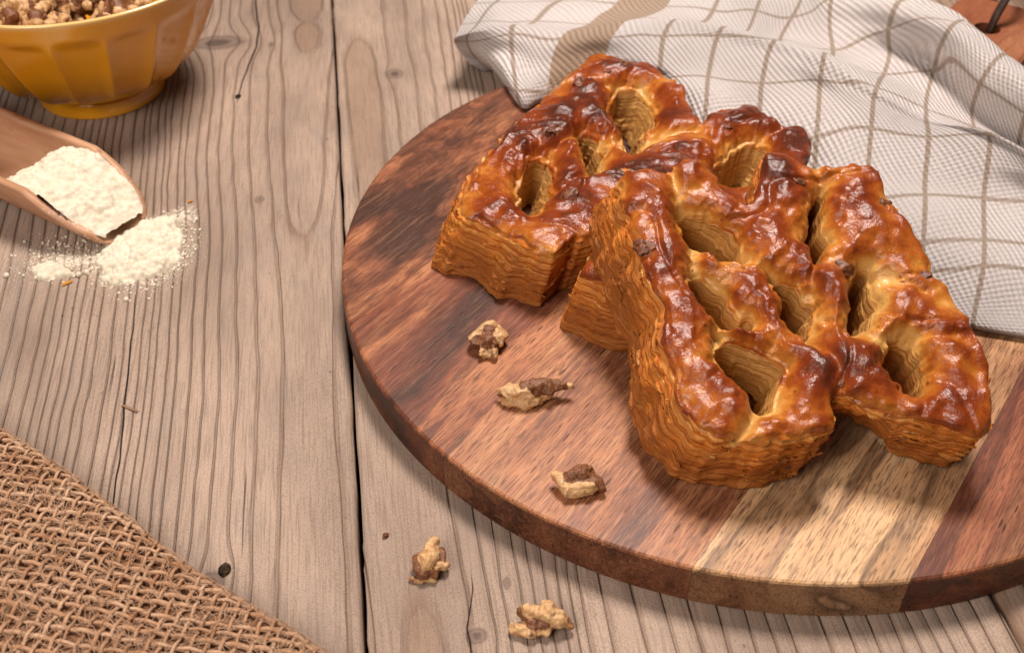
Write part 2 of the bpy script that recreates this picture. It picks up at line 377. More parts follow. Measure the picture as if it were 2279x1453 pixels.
def ring_left(X, Yv):
    v = Yv[0]; out = np.empty_like(X)
    Fc_v = np.interp(v, [-15, 10, 17, 19.2, 20.2, 21.6, 26, 31.5, 34.3, 35.3, 36.6, 37.8, 39.4, 46, 60], [0.45, 0.62, 0.82, 1.0, 1.28, 1.45, 1.47, 1.62, 1.97, 2.18, 2.3, 2.03, 2.5, 2.8, 3.0])
    for j, vv in enumerate(v):
        x = X[:, j]; off = 0.80 * sstep(11, 31, vv) + 0.012 * (vv - 31) * (vv > 31)
        xl = L870[0] + off; xr = np.interp(vv, [-15, 3.3, 10.2, 19.2, 23.9, 31, 60], [0.35, 0.47, 0.6, 0.5, 0.05, -0.35, -0.8])
        F = np.interp(x, L870 + off, -np.arange(len(L870), dtype=float))
        inn = (x < xl) & (x > xr); F = np.where(inn, quad_center(x, xl, xr, Fc_v[j]), F)
        F = np.where(x <= xr, -(xr - x) * 1.1, F)
        out[:, j] = F
    return out
def ring_mid(X, Yv):
    v = Yv[0]; out = np.empty_like(X)
    Fc_v = np.interp(v, [-15, -4, -0.2, 1.2, 3, 6, 15, 20, 25, 30, 33, 34.6, 35.4, 37, 42, 60], [1.9, 1.5, 1.2, 1.0, 0.86, 0.75, 0.9, 1.15, 1.3, 1.42, 1.4, 1.15, 1.0, 0.8, 0.7, 0.6])
    for j, vv in enumerate(v):
        x = X[:, j]; t = np.clip((vv - 2.6) / 27.4, -0.3, 1.3); Ln = R0 + (R30 - R0) * t
        xl = Ln[0]; xr = -0.15 + 0.35 * sstep(8, 0, vv)
        F = np.interp(x, Ln, -np.arange(len(Ln), dtype=float))
        F = np.where((x < xl) & (x > xr), quad_center(x, xl, xr, Fc_v[j]), F)
        F = np.where(x <= xr, -(xr - x), F)
        out[:, j] = F
    return out
def ring_rand(seed):
    Ls = np.cumsum(np.random.default_rng(seed).uniform(0.35, 0.7, 60))
    return lambda X, Yv: np.interp(X, Ls, -np.arange(60.0))

def make_plank(x0, x1, ringf, base, cracks, tint, seed, lift):
    dx, dy = 0.12, 0.2
    nx, ny = int((x1 - x0) / dx) + 1, int(74 / dy) + 1
    xs = np.linspace(x0, x1, nx); ys = np.linspace(-14, 60, ny)
    X, Y = np.meshgrid(xs, ys, indexing='ij')
    ej = 0.03 * NZ(ys / 2.0, seed) + 0.03 * NZ(ys / 0.4, seed + 3.3) * (NZ(ys / 3.0, seed + 7.7) > 0.2)
    X[0] += ej; X[-1] += 0.03 * NZ(ys / 2.2, seed + 5) + 0.02 * NZ(ys / 0.45, seed + 9)
    xp = np.abs(X - base)            # distance from the plank's own grain origin
    warp = 0.09 * NZ2(Y / 5.0, xp / 2.0, seed) + 0.028 * NZ2(Y / 1.3, xp / 0.8, seed + 4)
    xe = xp + warp
    knot = np.zeros_like(X); hole = np.zeros_like(X)
    for kx, kv, rx, ry, ish in KNOTS:
        ddx = (-X) - kx; ddy = Y - kv
        g = np.exp(-(ddx / (rx * 1.9)) ** 2 - (ddy / (ry * 2.4)) ** 2)
        sgn = 1 if base == 0 and x1 <= 0 else -1
        xe = xe - sgn * np.sign(ddx) * np.minimum(np.abs(ddx), rx) * 0.75 * g
        r2 = (ddx / rx) ** 2 + (ddy / ry) ** 2
        k = np.exp(-r2 * 0.9)
        if ish: hole = np.maximum(hole, k)
        knot = np.maximum(knot, k * (0.45 if ish else 1))
    ring = ringf(xe, Y)
    crk = np.full_like(X, 9.0); crw = np.zeros_like(X)
    if cracks:
        cv, cx, cw = (np.array(a, float) for a in cracks)
        xl = np.interp(Y, cv, cx) + 0.03 * NZ(Y / 0.8, seed + 1)
        crk = (-X) - xl; crw = np.interp(Y, cv, cw)
    Z = lift + 0.03 * NZ(X / 4, Y / 9, seed) + 0.01 * NZ(X / 1.1, Y / 4, seed + 2) - 0.03 * np.clip(knot - 0.6, 0, 1)
    Z[0] -= 0.06; Z[-1] -= 0.06; Z[1] -= 0.012; Z[-2] -= 0.012
    V = np.stack([X, Y, Z], -1)
    top = V.reshape(-1, 3); F = grid_faces(nx, ny)
    cs, sn = math.cos(TA), math.sin(TA); WX = -3.91 + X * cs - Y * sn; WY = 17.15 + X * sn + Y * cs
    dust = 0.85 * np.exp(-((WX + 14.2) / 1.9) ** 2 - ((WY - 34.6) / 2.3) ** 2) + 0.62 * np.exp(-((WX + 17.2) / 1.3) ** 2 - ((WY - 34.3) / 0.95) ** 2) + 0.5 * np.exp(-((WX + 13.2) / 1.0) ** 2 - ((WY - 37.4) / 1.0) ** 2)
    att = dict(dust=dust.ravel(), ring=ring.ravel(), crk=crk.ravel(), crw=crw.ravel(), knot=knot.ravel(), hole=hole.ravel(), tint=(tint + (0.42 * sstep(1.97, 2.08, ring) if x1 <= 0 else 0.36 * sstep(0.97, 1.1, ring) * (x0 < 1)) + 0 * X).ravel())
    # side skirts down to the underside
    extra_V, extra_F, n = [], [], len(top)
    for col, flip in ((0, True), (nx - 1, False)):
        b = V[col].copy(); b[:, 2] = -2.2
        extra_V.append(b); a = col * ny + np.arange(ny - 1); c = n + np.arange(ny - 1)
        q = np.stack([a, a + 1, c + 1, c], 1); extra_F.append(q[:, ::-1] if not flip else q); n += ny
    V = np.concatenate([top] + extra_V); F = np.concatenate([F] + extra_F)
    for k in att:
        fill = {'crk': 9.0, 'tint': 0.75}.get(k)
        if fill is None: e = np.concatenate([att[k].reshape(nx, ny)[0], att[k].reshape(nx, ny)[-1]]) if k == 'ring' else np.zeros(2 * ny)
        else: e = np.full(2 * ny, fill)
        att[k] = np.concatenate([att[k], e])
    me = mesh_np("plank", V, F, attrs=att)
    return obj("plank", me, PLANK, table)

make_plank(-30, -0.075, ring_left, 0, ([-14, 4.6, 5.8, 9.9, 12.8, 15.9, 16.6, 29.8, 30.5, 32.9, 35.6, 37.6, 40.8, 60],
                                      [7.0, 7.25, 7.28, 7.42, 7.55, 7.66, 7.7, 4.6, 4.54, 4.24, 3.8, 3.78, 4.03, 4.3],
                                      [0, 0, .03, .035, .03, .02, 0, 0, .03, .04, .05, .05, .045, .04]), 0.0, 1, 0.0)
make_plank(0.075, 17.44, ring_mid, 0, ([-14, -0.6, 0.36, 0.78, 1.66, 2.3, 60], [-2.9, -2.8, -2.75, -2.9, -3.05, -3.1, -3.1], [.02, .025, .025, .022, .02, 0, 0]), 0.0, 21, -0.01)
make_plank(17.66, 36.2, ring_rand(5), 17.2, None, 0.35, 41, -0.05)
make_plank(36.4, 52, ring_rand(6), 36.0, None, 0.15, 57, 0.0)
under = M("shadow_gap_boards", 0.9, 0.1); under.set("Base Color", (0.05, 0.035, 0.025))
V = np.array([[-30, -14, -2.2], [52, -14, -2.2], [52, 60, -2.2], [-30, 60, -2.2]], float)
obj("underframe", mesh_np("underframe", V, [[0, 1, 2, 3]]), under.m, table)
# bark plug left in the knot hole beside the burlap
def plug():
    a = np.linspace(0, 2 * np.pi, 22, endpoint=False); h = np.linspace(0, np.pi / 2, 8)
    P = np.array([[(0.16 * math.cos(t) * (1 + .25 * NZ(t * 3, k)) ) * math.cos(q), (0.24 * math.sin(q)) * math.cos(t) * (1 + .2 * NZ(q * 4, t * 3)), 0.11 * math.sin(t) + 0.05 * float(NZ(q * 5, t * 4, 2.0))] for q in a for k, t in enumerate(h)], float)
    return mesh_np("knot_plug", P, grid_faces(22, 8, True))
pm = M("bark", 0.8, 0.2); pm.set("Base Color", pm.ramp(pm.noise(pm.coord(), 900, 4), [(0.35, (0.012, 0.008, 0.006)), (0.6, (0.05, 0.03, 0.014)), (0.75, (0.14, 0.08, 0.02))]))
obj("knot_plug", plug(), pm.m, table, (-3.88, 3.3, 0.0))

# ================================================================== round acacia board with handle
BC = (8.84, 33.30); BT = 1.47; BR = 15.0
BA = math.radians(54.8)
board = empty("cutting_board", (*BC, 0)); board.rotation_euler = (0, 0, BA)
tag(board, "round cutting board of dark and pale acacia strips under the pastries", "cutting board")

def strip_material(i, stops, bands, swirl, pore, seed, endgrain_shade=False):
    m = M("acacia_strip", 0.5, 0.3)
    loc = (seed * 1.7, seed * 0.9, seed)
    warp = m.noise(m.coord(scale=(0.25, 1, 1), loc=loc), 22, 3, 0.5, out="Color")
    base = m.coord(scale=(0.55 if swirl > 0.05 else 0.14, 1, 1), loc=loc)
    add = m.n('ShaderNodeVectorMath', operation='MULTIPLY_ADD')
    m.put(add.inputs[0], warp); add.inputs[1].default_value = (swirl, swirl, swirl); m.put(add.inputs[2], base)
    vec = add.outputs[0]
    n1 = m.noise(vec, bands, 3, 0.55, 0.3)
    n2 = m.noise(vec, bands * 5, 4, 0.6, 0.2)
    f = m.math('ADD', m.math('MULTIPLY', n1, 0.72), m.math('MULTIPLY', n2, 0.28))
    col = m.ramp(f, stops)
    # contour streaks, as heartwood lines
    cl = m.math('FRACT', m.math('MULTIPLY', n1, 13.0 if swirl > 0.05 else 8.0))
    st = m.math('MULTIPLY', m.ramp(cl, [(0.0, 0.0), (0.45, 0.1), (0.9, 0.95), (1.0, 0.0)]), m.ramp(m.noise(base, 30, 2), [(0.42, 0.0), (0.58, 1.0)]))
    col = m.mix(m.math('MULTIPLY', st, 0.75), col, (0.035, 0.016, 0.010))
    fib = m.noise(m.coord(scale=(0.085, 1, 1), loc=loc), 1900, 3, 0.65)
    f3 = m.noise(m.coord(scale=(0.06, 1, 1), loc=loc), 620, 3, 0.6)
    col = m.mix(m.ramp(f3, [(0.34, 0.28 if stops[-1][1][0] > 0.55 else 0.45), (0.5, 0.0)]), col, (0.10, 0.036, 0.018))
    col = m.mix(m.ramp(f3, [(0.52, 0.0), (0.66, 0.40 if stops[-1][1][0] > 0.55 else 0.14)]), col, (0.60, 0.30, 0.14))
    col = m.mix(m.ramp(fib, [(0.38, 0.68), (0.50, 0.0)]), col, (0.075, 0.028, 0.014))
    col = m.mix(m.ramp(fib, [(0.55, 0.0), (0.72, 0.30 if stops[-1][1][0] > 0.55 else 0.12)]), col, (0.62, 0.32, 0.15))
    por = m.voro(m.coord(scale=(0.13, 1, 0.4), loc=loc), 700)
    pm_ = m.math('MULTIPLY', m.ramp(por, [(0.13, 1.0), (0.24, 0.0)]), m.ramp(m.noise(m.coord(scale=(0.4, 1, 1)), 75, 2), [(0.46, 0.0), (0.60, pore)]))
    col = m.mix(pm_, col, (0.03, 0.012, 0.008))
    if i == 2:                                     # the strip turns to red heartwood towards the handle
        px_ = m.sep(m.coord())[0]
        col = m.mix(m.math('MULTIPLY', m.math('MULTIPLY', m.math('SUBTRACT', px_, 0.165), 30.0, clamp=True), 0.75), col, m.mix(n2, (0.17, 0.045, 0.022), (0.34, 0.11, 0.05)))
    if endgrain_shade:                                   # rim sides: mostly shade painted into the colour, plus darker oiled end grain
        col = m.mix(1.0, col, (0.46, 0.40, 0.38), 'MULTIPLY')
    m.set("Base Color", col)
    m.set("Roughness", m.ramp(n2, [(0.3, 0.38), (0.7, 0.52)]))
    h = m.math('SUBTRACT', m.math('MULTIPLY', fib, 0.5), m.math('MULTIPLY', pm_, 1.2))
    m.set("Normal", m.bump(h, 0.35, 0.0003))
    return m.m
DK = (0.060, 0.022, 0.014)
STRIPS = [(-14.98, -9.1, [(0.43, (0.045, 0.018, 0.013)), (0.50, (0.13, 0.042, 0.022)), (0.56, (0.26, 0.088, 0.04)), (0.66, (0.45, 0.19, 0.08))], 30, 0.075, 0.8, 3.1),
          (-9.1, -2.95, [(0.43, (0.040, 0.016, 0.013)), (0.49, (0.125, 0.038, 0.022)), (0.55, (0.23, 0.068, 0.034)), (0.64, (0.42, 0.165, 0.07))], 34, 0.022, 0.9, 8.3),
          (-2.95, 5.1, [(0.40, (0.11, 0.034, 0.017)), (0.46, (0.26, 0.092, 0.042)), (0.53, (0.40, 0.16, 0.072)), (0.62, (0.60, 0.34, 0.165))], 26, 0.012, 0.8, 5.6),
          (5.1, 10.07, [(0.37, (0.24, 0.10, 0.05)), (0.43, (0.50, 0.27, 0.13)), (0.52, (0.66, 0.41, 0.21)), (0.62, (0.75, 0.51, 0.29))], 26, 0.02, 0.75, 12.4),
          (10.07, 14.98, [(0.41, (0.065, 0.022, 0.016)), (0.47, (0.18, 0.052, 0.03)), (0.53, (0.30, 0.095, 0.046)), (0.62, (0.46, 0.20, 0.085))], 30, 0.03, 0.9, 17.7)]
HW0, HW1, HEND = -0.75, 3.85, 25.6     # the handle's sides and end
def p_hi(q, r):
    d = r - BR
    p = math.sqrt(max(r * r - q * q, 0))
    c = (HW0 + HW1) / 2; hw = (HW1 - HW0) / 2 + d
    a = abs(q - c)
    if a < hw:                                   # rounded end
        e = max(0, a - (hw - 1.4)); p = HEND + d - (1.4 - math.sqrt(max(1.4 ** 2 - e * e, 0)))
    elif a < hw + 1.6:                           # fillet into the disc
        t = (a - hw) / 1.6; p = p + 1.5 * (1 - t) ** 2.2
    return p
def p_lo(q, r): return -math.sqrt(max(r * r - q * q, 0))

def make_strip(q0, q1, mat):
    qs = [q0 + (q1 - q0) * t for t in np.linspace(0, 1, 40)]
    for e in (HW0, HW1):
        for dlt in (-0.02, 0.02):
            if q0 < e + dlt < q1: qs.append(e + dlt)
    if q0 < -14: qs += [-14.9, -14.95]
    if q1 > 14: qs += [14.9, 14.95]
    qs = sorted(set(qs)); nq = len(qs)
    rings = [(BR - 0.05, 0.0), (BR, 0.05), (BR, BT - 0.10), (BR - 0.03, BT - 0.035), (BR - 0.10, BT)]
    V = []; npp = 15
    # each q is a closed loop: underside (p_lo->p_hi), far side up, top (p_hi->p_lo), near side down
    loops = []
    for q in qs:
        L = []
        for r, z in rings: L.append((p_hi(q, r), q, z))
        a, b = p_hi(q, rings[-1][0]), p_lo(q, rings[-1][0])
        for t in np.linspace(0, 1, npp)[1:-1]: L.append((a + (b - a) * t, q, BT))
        for r, z in rings[::-1]: L.append((p_lo(q, r), q, z))
        a, b = p_lo(q, rings[0][0]), p_hi(q, rings[0][0])
        for t in np.linspace(0, 1, 4)[1:-1]: L.append((a + (b - a) * t, q, 0.0))
        loops.append(L)
    nl = len(loops[0]); V = np.array(loops, float).reshape(-1, 3)
    F = []
    for i in range(nq - 1):
        for j in range(nl):
            F.append((i * nl + j, i * nl + (j + 1) % nl, (i + 1) * nl + (j + 1) % nl, (i + 1) * nl + j))
    bm = bmesh.new()
    bv = [bm.verts.new(Vector(v) * S) for v in V]
    for f in F: bm.faces.new([bv[k] for k in f])
    for i in (0, nq - 1):
        bm.faces.new([bv[i * nl + j] for j in (range(nl) if i else reversed(range(nl)))])
    bmesh.ops.remove_doubles(bm, verts=bm.verts, dist=1e-6)
    bmesh.ops.recalc_face_normals(bm, faces=bm.faces)
    me = bpy.data.meshes.new("wood_strip"); bm.to_mesh(me); bm.free()
    return obj("wood_strip", me, mat, board)

for i, (q0, q1, st, bands, sw, pore, seed) in enumerate(STRIPS):
    # local frame: +x along the strips, +y across; measured across-coordinate q grows to the right, so y = -q
    o = make_strip(q0 + 0.004, q1 - 0.004, strip_material(i, st, bands, sw, pore, seed))
    o.data.transform(Matrix.Diagonal((1, -1, 1, 1))); o.data.flip_normals()
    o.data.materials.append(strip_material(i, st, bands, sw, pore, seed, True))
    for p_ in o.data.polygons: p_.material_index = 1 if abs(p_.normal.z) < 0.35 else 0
    if i == 2:
        bmc = bmesh.new()
        bmesh.ops.create_cone(bmc, cap_ends=True, segments=40, radius1=0.62 * S, radius2=0.62 * S, depth=4 * S, matrix=Matrix.Translation(Vector((22.3, -1.5, 0.7)) * S))
        cm_ = bpy.data.meshes.new("cut"); bmc.to_mesh(cm_); bmc.free()
        co = bpy.data.objects.new("cut", cm_); COL.objects.link(co); co.parent = board
        md = o.modifiers.new("hole", 'BOOLEAN'); md.operation = 'DIFFERENCE'; md.object = co; md.solver = 'EXACT'
        bpy.context.view_layer.update()
        dg = bpy.context.evaluated_depsgraph_get()
        nm = bpy.data.meshes.new_from_object(o.evaluated_get(dg)); o.modifiers.clear(); o.data = nm
        bpy.data.objects.remove(co)
lm = M("leather", 0.55, 0.35); lm.set("Base Color", lm.ramp(lm.noise(lm.coord(), 300, 4), [(0.35, (0.018, 0.009, 0.006)), (0.7, (0.06, 0.026, 0.013))]))
cp = crom([(22.15, -1.4, -0.0), (22.35, -1.55, 0.9), (22.75, -1.7, 2.2), (24.3, -1.9, 3.6), (26.6, -1.3, 2.6), (29.2, 0.2, 0.6), (30.4, 2.2, 0.30), (28.8, 4.2, 0.28), (25.2, 3.6, 0.28), (23.0, 1.6, 0.3), (21.9, 1.1, 0.3)], 14)
V, F = tube(cp, 0.21, 8, flat=0.55)
obj("cord_loop", mesh_np("cord_loop", V, F), lm.m, board)

# ================================================================== checked kitchen towel
def towel():
    C = np.array(TOWEL)                                   # columns x rows x 3
    scol = np.array([-0.5, 0.3, 1, 1.75, 2.65, 3.5, 4.5, 5.5, 6.5, 7.5, 8.5, 9.5, 10.5, 11.5])
    I = [-1, -.75, 0, 1, 1.5, 1.92, 2.1, 2.9, 3.4, 4.1, 4.7, 6.0]
    tr = np.array([[3.2, 3.3, 3.4, 3.6, 3.8, 4.0, 4.2, 4.7, 5.4, 6.1, 6.7, 7.4], [3.2, 3.3, 3.5, 3.6, 3.8, 4.1, 4.35, 4.8, 5.5, 6.1, 6.7, 7.4],
        [2.7, 2.8, 3.0, 3.3, 3.5, 3.9, 4.3, 4.8, 5.5, 6.1, 6.7, 7.4], [2.9, 2.95, 3.1, 3.3, 3.5, 3.9, 4.2, 4.7, 5.4, 6.1, 6.7, 7.4],
        [2.8, 2.85, 3.0, 3.25, 3.5, 4.0, 4.4, 4.9, 5.5, 6, 6.6, 7.5], [2.6, 2.65, 2.85, 3.1, 3.35, 4.0, 4.45, 5.2, 5.7, 6.4, 7, 7.8],
        [2, 2.05, 2.2, 2.5, 3.0, 3.85, 4.25, 5, 5.5, 6.3, 6.9, 7.6], [1.95, 2.05, 2.2, 2.55, 2.95, 3.65, 4.05, 4.9, 5.6, 6.3, 6.8, 7.5],
        [.2, .3, .9, 1.85, 2.65, 3.15, 3.5, 4.3, 5, 5.5, 6, 6.7], [0, .15, .7, 1.5, 2.05, 2.7, 3.0, 3.9, 4.5, 5, 5.6, 6.2],
        [-.6, -.45, .3, 1, 1.8, 2.4, 2.8, 3.3, 4, 4.2, 5, 6], I, I, I])
    A = np.concatenate([C, np.broadcast_to(scol[:, None, None], (*C.shape[:2], 1)), tr[:, :, None]], -1)
    G = crom(A, 22); G = crom(G.transpose(1, 0, 2), 18).transpose(1, 0, 2)
    nu, nv = G.shape[:2]
    s, t = G[..., 3], G[..., 4]
    G[..., 2] += 0.07 * NZ(G[..., 0] / 1.1, G[..., 1] / 1.6, 4.2) + 0.22 * NZ(G[..., 0] / 2.6, G[..., 1] / 2.0, 1.2) * sstep(1.7, 2.6, G[..., 2])
    G[..., 2] += 0.22 * np.sin(2 * np.pi * (t * 0.62 + 0.12 * s)) * sstep(1.8, 2.5, G[..., 2]) * sstep(3.6, 2.6, t)
    me = mesh_np("kitchen_towel", G[..., :3].reshape(-1, 3), grid_faces(nu, nv), attrs=dict(s=s.ravel(), t=t.ravel()))
    m = M("towel_cotton", 0.95, 0.12)
    s, t = m.attr("s"), m.attr("t")
    def line(x, pos, w):
        d = m.math('ABSOLUTE', m.math('SUBTRACT', x, pos))
        return m.math('MULTIPLY', m.math('SUBTRACT', w, d), 40.0, clamp=True)
    jag = m.math('MULTIPLY', m.math('SUBTRACT', m.noise(m.xyz(m.math('MULTIPLY', s, 20), m.math('MULTIPLY', t, 20)), 1.2, 2), 0.5), 0.05)
    s2 = m.math('ADD', s, jag); t2 = m.math('ADD', t, jag)
    fs = m.math('FRACT', m.math('ADD', s2, 0.0)); ft = m.math('FRACT', t2)
    stripes = m.math('MAXIMUM', line(m.math('FRACT', m.math('ADD', s2, 1.0)), 0.5, 0.055), 0.0)
    stripes = m.math('MULTIPLY', stripes, m.math('GREATER_THAN', s, 3.0))
    stripes = m.math('MAXIMUM', stripes, line(s2, 1.0, 0.055))
    stripes = m.math('MAXIMUM', stripes, line(s2, 0.0, 0.055))
    hl = m.math('MAXIMUM', line(m.math('FRACT', m.math('ADD', t2, 0.5)), 0.5, 0.040), line(t2, 0.36, 0.040))
    band = line(s2, 2.2, 0.45)
    stripes = m.math('MAXIMUM', stripes, m.math('MULTIPLY', hl, 0.9))
    # broken-twill weave
    k = 9.5
    def sw(x, ph=0.0): return m.math('SINE', m.math('ADD', m.math('MULTIPLY', x, 2 * math.pi), ph))
    diag = sw(m.math('ADD', m.math('MULTIPLY', s, k), m.math('MULTIPLY', t, k * 0.8)))
    rib = sw(m.math('SUBTRACT', m.math('MULTIPLY', t, k * 1.7), m.math('MULTIPLY', s, k * 0.25)))
    wv = m.math('ADD', m.math('MULTIPLY', diag, 0.72), m.math('MULTIPLY', rib, 0.28))
    fz = m.noise(m.xyz(m.math('MULTIPLY', s, 60), m.math('MULTIPLY', t, 60)), 1.0, 3, 0.7)
    wv = m.math('ADD', wv, m.math('MULTIPLY', m.math('SUBTRACT', fz, 0.5), 2.0))
    patch = m.ramp(m.noise(m.xyz(s, t), 0.9, 2), [(0.35, 0.35), (0.65, 1.0)])
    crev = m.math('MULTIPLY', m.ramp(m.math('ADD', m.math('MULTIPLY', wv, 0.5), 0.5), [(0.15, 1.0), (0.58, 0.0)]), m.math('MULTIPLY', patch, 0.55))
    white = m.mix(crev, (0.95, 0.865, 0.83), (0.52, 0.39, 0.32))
    tan = m.mix(m.ramp(fz, [(0.3, 0.0), (0.7, 1.0)]), (0.32, 0.21, 0.125), (0.50, 0.36, 0.24))
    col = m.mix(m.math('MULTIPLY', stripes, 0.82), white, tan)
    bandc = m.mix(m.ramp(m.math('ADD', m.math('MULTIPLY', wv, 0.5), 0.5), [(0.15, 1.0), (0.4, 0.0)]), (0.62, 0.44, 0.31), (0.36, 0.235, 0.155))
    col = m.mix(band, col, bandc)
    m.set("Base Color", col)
    m.set("Sheen Weight", 0.12); m.set("Sheen Roughness", 0.6)
    m.set("Normal", m.bump(wv, 1.0, 0.0008))
    o = obj("kitchen_towel", me, m.m)
    tag(o, "white cotton towel with tan check lines bunched behind the pastries", "towel")
    sol = o.modifiers.new("thickness", 'SOLIDIFY'); sol.thickness = 0.09 * S; sol.offset = -1
    return o
towel()

# ================================================================== walnuts
def walnut_material():
    m = M("walnut_kernel", 0.48, 0.4)
    br = m.attr("brown")
    n = m.noise(m.coord(), 420, 4, 0.6)
    n2 = m.noise(m.coord(), 1500, 3, 0.6)
    b = m.math('ADD', br, m.math('MULTIPLY', m.math('SUBTRACT', n, 0.5), 1.7))
    skin = m.ramp(n2, [(0.3, (0.085, 0.028, 0.012)), (0.6, (0.21, 0.080, 0.030)), (0.8, (0.36, 0.17, 0.07))])
    flesh = m.ramp(n, [(0.3, (0.40, 0.205, 0.08)), (0.5, (0.58, 0.345, 0.155)), (0.72, (0.70, 0.48, 0.26))])
    col = m.mix(m.ramp(b, [(0.36, 0.0), (0.62, 1.0)]), flesh, skin)
    vein = m.noise(m.coord(), 650, 2, 0.5, 1.2)
    col = m.mix(m.ramp(m.math('ABSOLUTE', m.math('SUBTRACT', vein, 0.5)), [(0.0, 0.55), (0.035, 0.0)]), col, (0.26, 0.11, 0.045))
    m.set("Base Color", col)
    m.set("Normal", m.bump(m.math('ADD', n2, n), 0.5, 0.0005))
    m.set("Subsurface Weight", 0.08); m.set("Subsurface Radius", (0.004, 0.002, 0.001)); m.set("Subsurface Scale", 0.3)
    return m.m
WALNUT = walnut_material()

def kernel_mesh(prims, seed, h=0.035, amp=0.07, k=0.10, ground=True, cuts=3):
    """prims: (p0, r0, p1, r1, brown) tapered capsules; returns mesh resting on z=0"""
    P = np.array([[*a, ra] for a, ra, b, rb, c in prims] + [[*b, rb] for a, ra, b, rb, c in prims], float)
    lo = (P[:, :3] - P[:, 3:]).min(0) - 0.2; hi = (P[:, :3] + P[:, 3:]).max(0) + 0.2
    ax = [np.arange(lo[q], hi[q], h) for q in range(3)]
    X, Y, Z = np.meshgrid(*ax, indexing='ij')
    wx = X + 0.06 * NZ(X * 4, Y * 4, Z * 4 + seed); wy = Y + 0.06 * NZ(X * 4 + 9, Y * 4, Z * 4 + seed)
    D = None; best = None; bc = None
    for a, ra, b, rb, c in prims:
        a = np.array(a, float); b = np.array(b, float); e = b - a; L = e @ e + 1e-9
        t = np.clip(((wx - a[0]) * e[0] + (wy - a[1]) * e[1] + (Z - a[2]) * e[2]) / L, 0, 1)
        d = np.sqrt((wx - a[0] - t * e[0]) ** 2 + (wy - a[1] - t * e[1]) ** 2 + (Z - a[2] - t * e[2]) ** 2) - (ra + (rb - ra) * t)
        if D is None: D, best, bc = d, d.copy(), np.full(d.shape, float(c))
        else:
            D = smin(D, d, k); u = d < best; best = np.where(u, d, best); bc = np.where(u, float(c), bc)
    rid = 1 - 2 * np.abs(NZ(X * 3.2 + seed, Y * 3.2, Z * 3.2))
    D = D - amp * rid * 0.8 - 0.028 * (1 - 2.4 * np.abs(NZ2(X * 6.5, Y * 6.5, Z * 6.5 + seed))) - amp * 0.6 * NZ(X * 8, Y * 8 + seed, Z * 8) - amp * 0.25 * NZ2(X * 16, Y * 16, Z * 16)
    rc = np.random.default_rng(seed); cen = P[:, :3].mean(0); ext = (hi - lo) / 2 - 0.2
    for _ in range(cuts):                              # flat broken faces
        nv = rc.normal(size=3); nv[2] = abs(nv[2]) * 0.8; nv /= np.linalg.norm(nv)
        D = smax(D, (X - cen[0]) * nv[0] + (Y - cen[1]) * nv[1] + (Z - cen[2]) * nv[2] - 0.84 * np.sqrt(((ext * nv) ** 2).sum()), 0.02)
    if ground: D = smax(D, 0.02 - Z, 0.05)
    V, F = surface_nets(D, lo, h)
    ii = np.clip(((V - lo) / h).round().astype(int), 0, np.array(D.shape) - 1)
    br = bc[ii[:, 0], ii[:, 1], ii[:, 2]]
    br = relax(np.stack([br] * 3, 1), F, 3)[:, 0] + 0.15 * (NZ(V[:, 0] * 5, V[:, 1] * 5, V[:, 2] * 5))
    V = relax(V, F, 1, 0.4); V[:, 2] -= V[:, 2].min()
    return mesh_np("walnut_piece", V, F, attrs=dict(brown=br))

def random_kernel(seed, size=0.42):
    r = np.random.default_rng(seed); prims = []; p = np.zeros(3)
    for _ in range(r.integers(3, 6)):
        d = r.normal(size=3) * size * 0.75; d[2] *= 0.5
        q = np.clip(p + d, -size, size)
        prims.append((tuple(p + [0, 0, 0.5]), r.uniform(.12, .26) * size / .42, tuple(q + [0, 0, 0.5]), r.uniform(.08, .2) * size / .42, float(r.random() < 0.42)))
        p = q * r.uniform(0, 1)
    return kernel_mesh(prims, seed, 0.05, 0.06, 0.07, ground=False)
CHIPS = [random_kernel(200 + i) for i in range(9)]
for c_ in CHIPS: c_.materials.append(WALNUT)

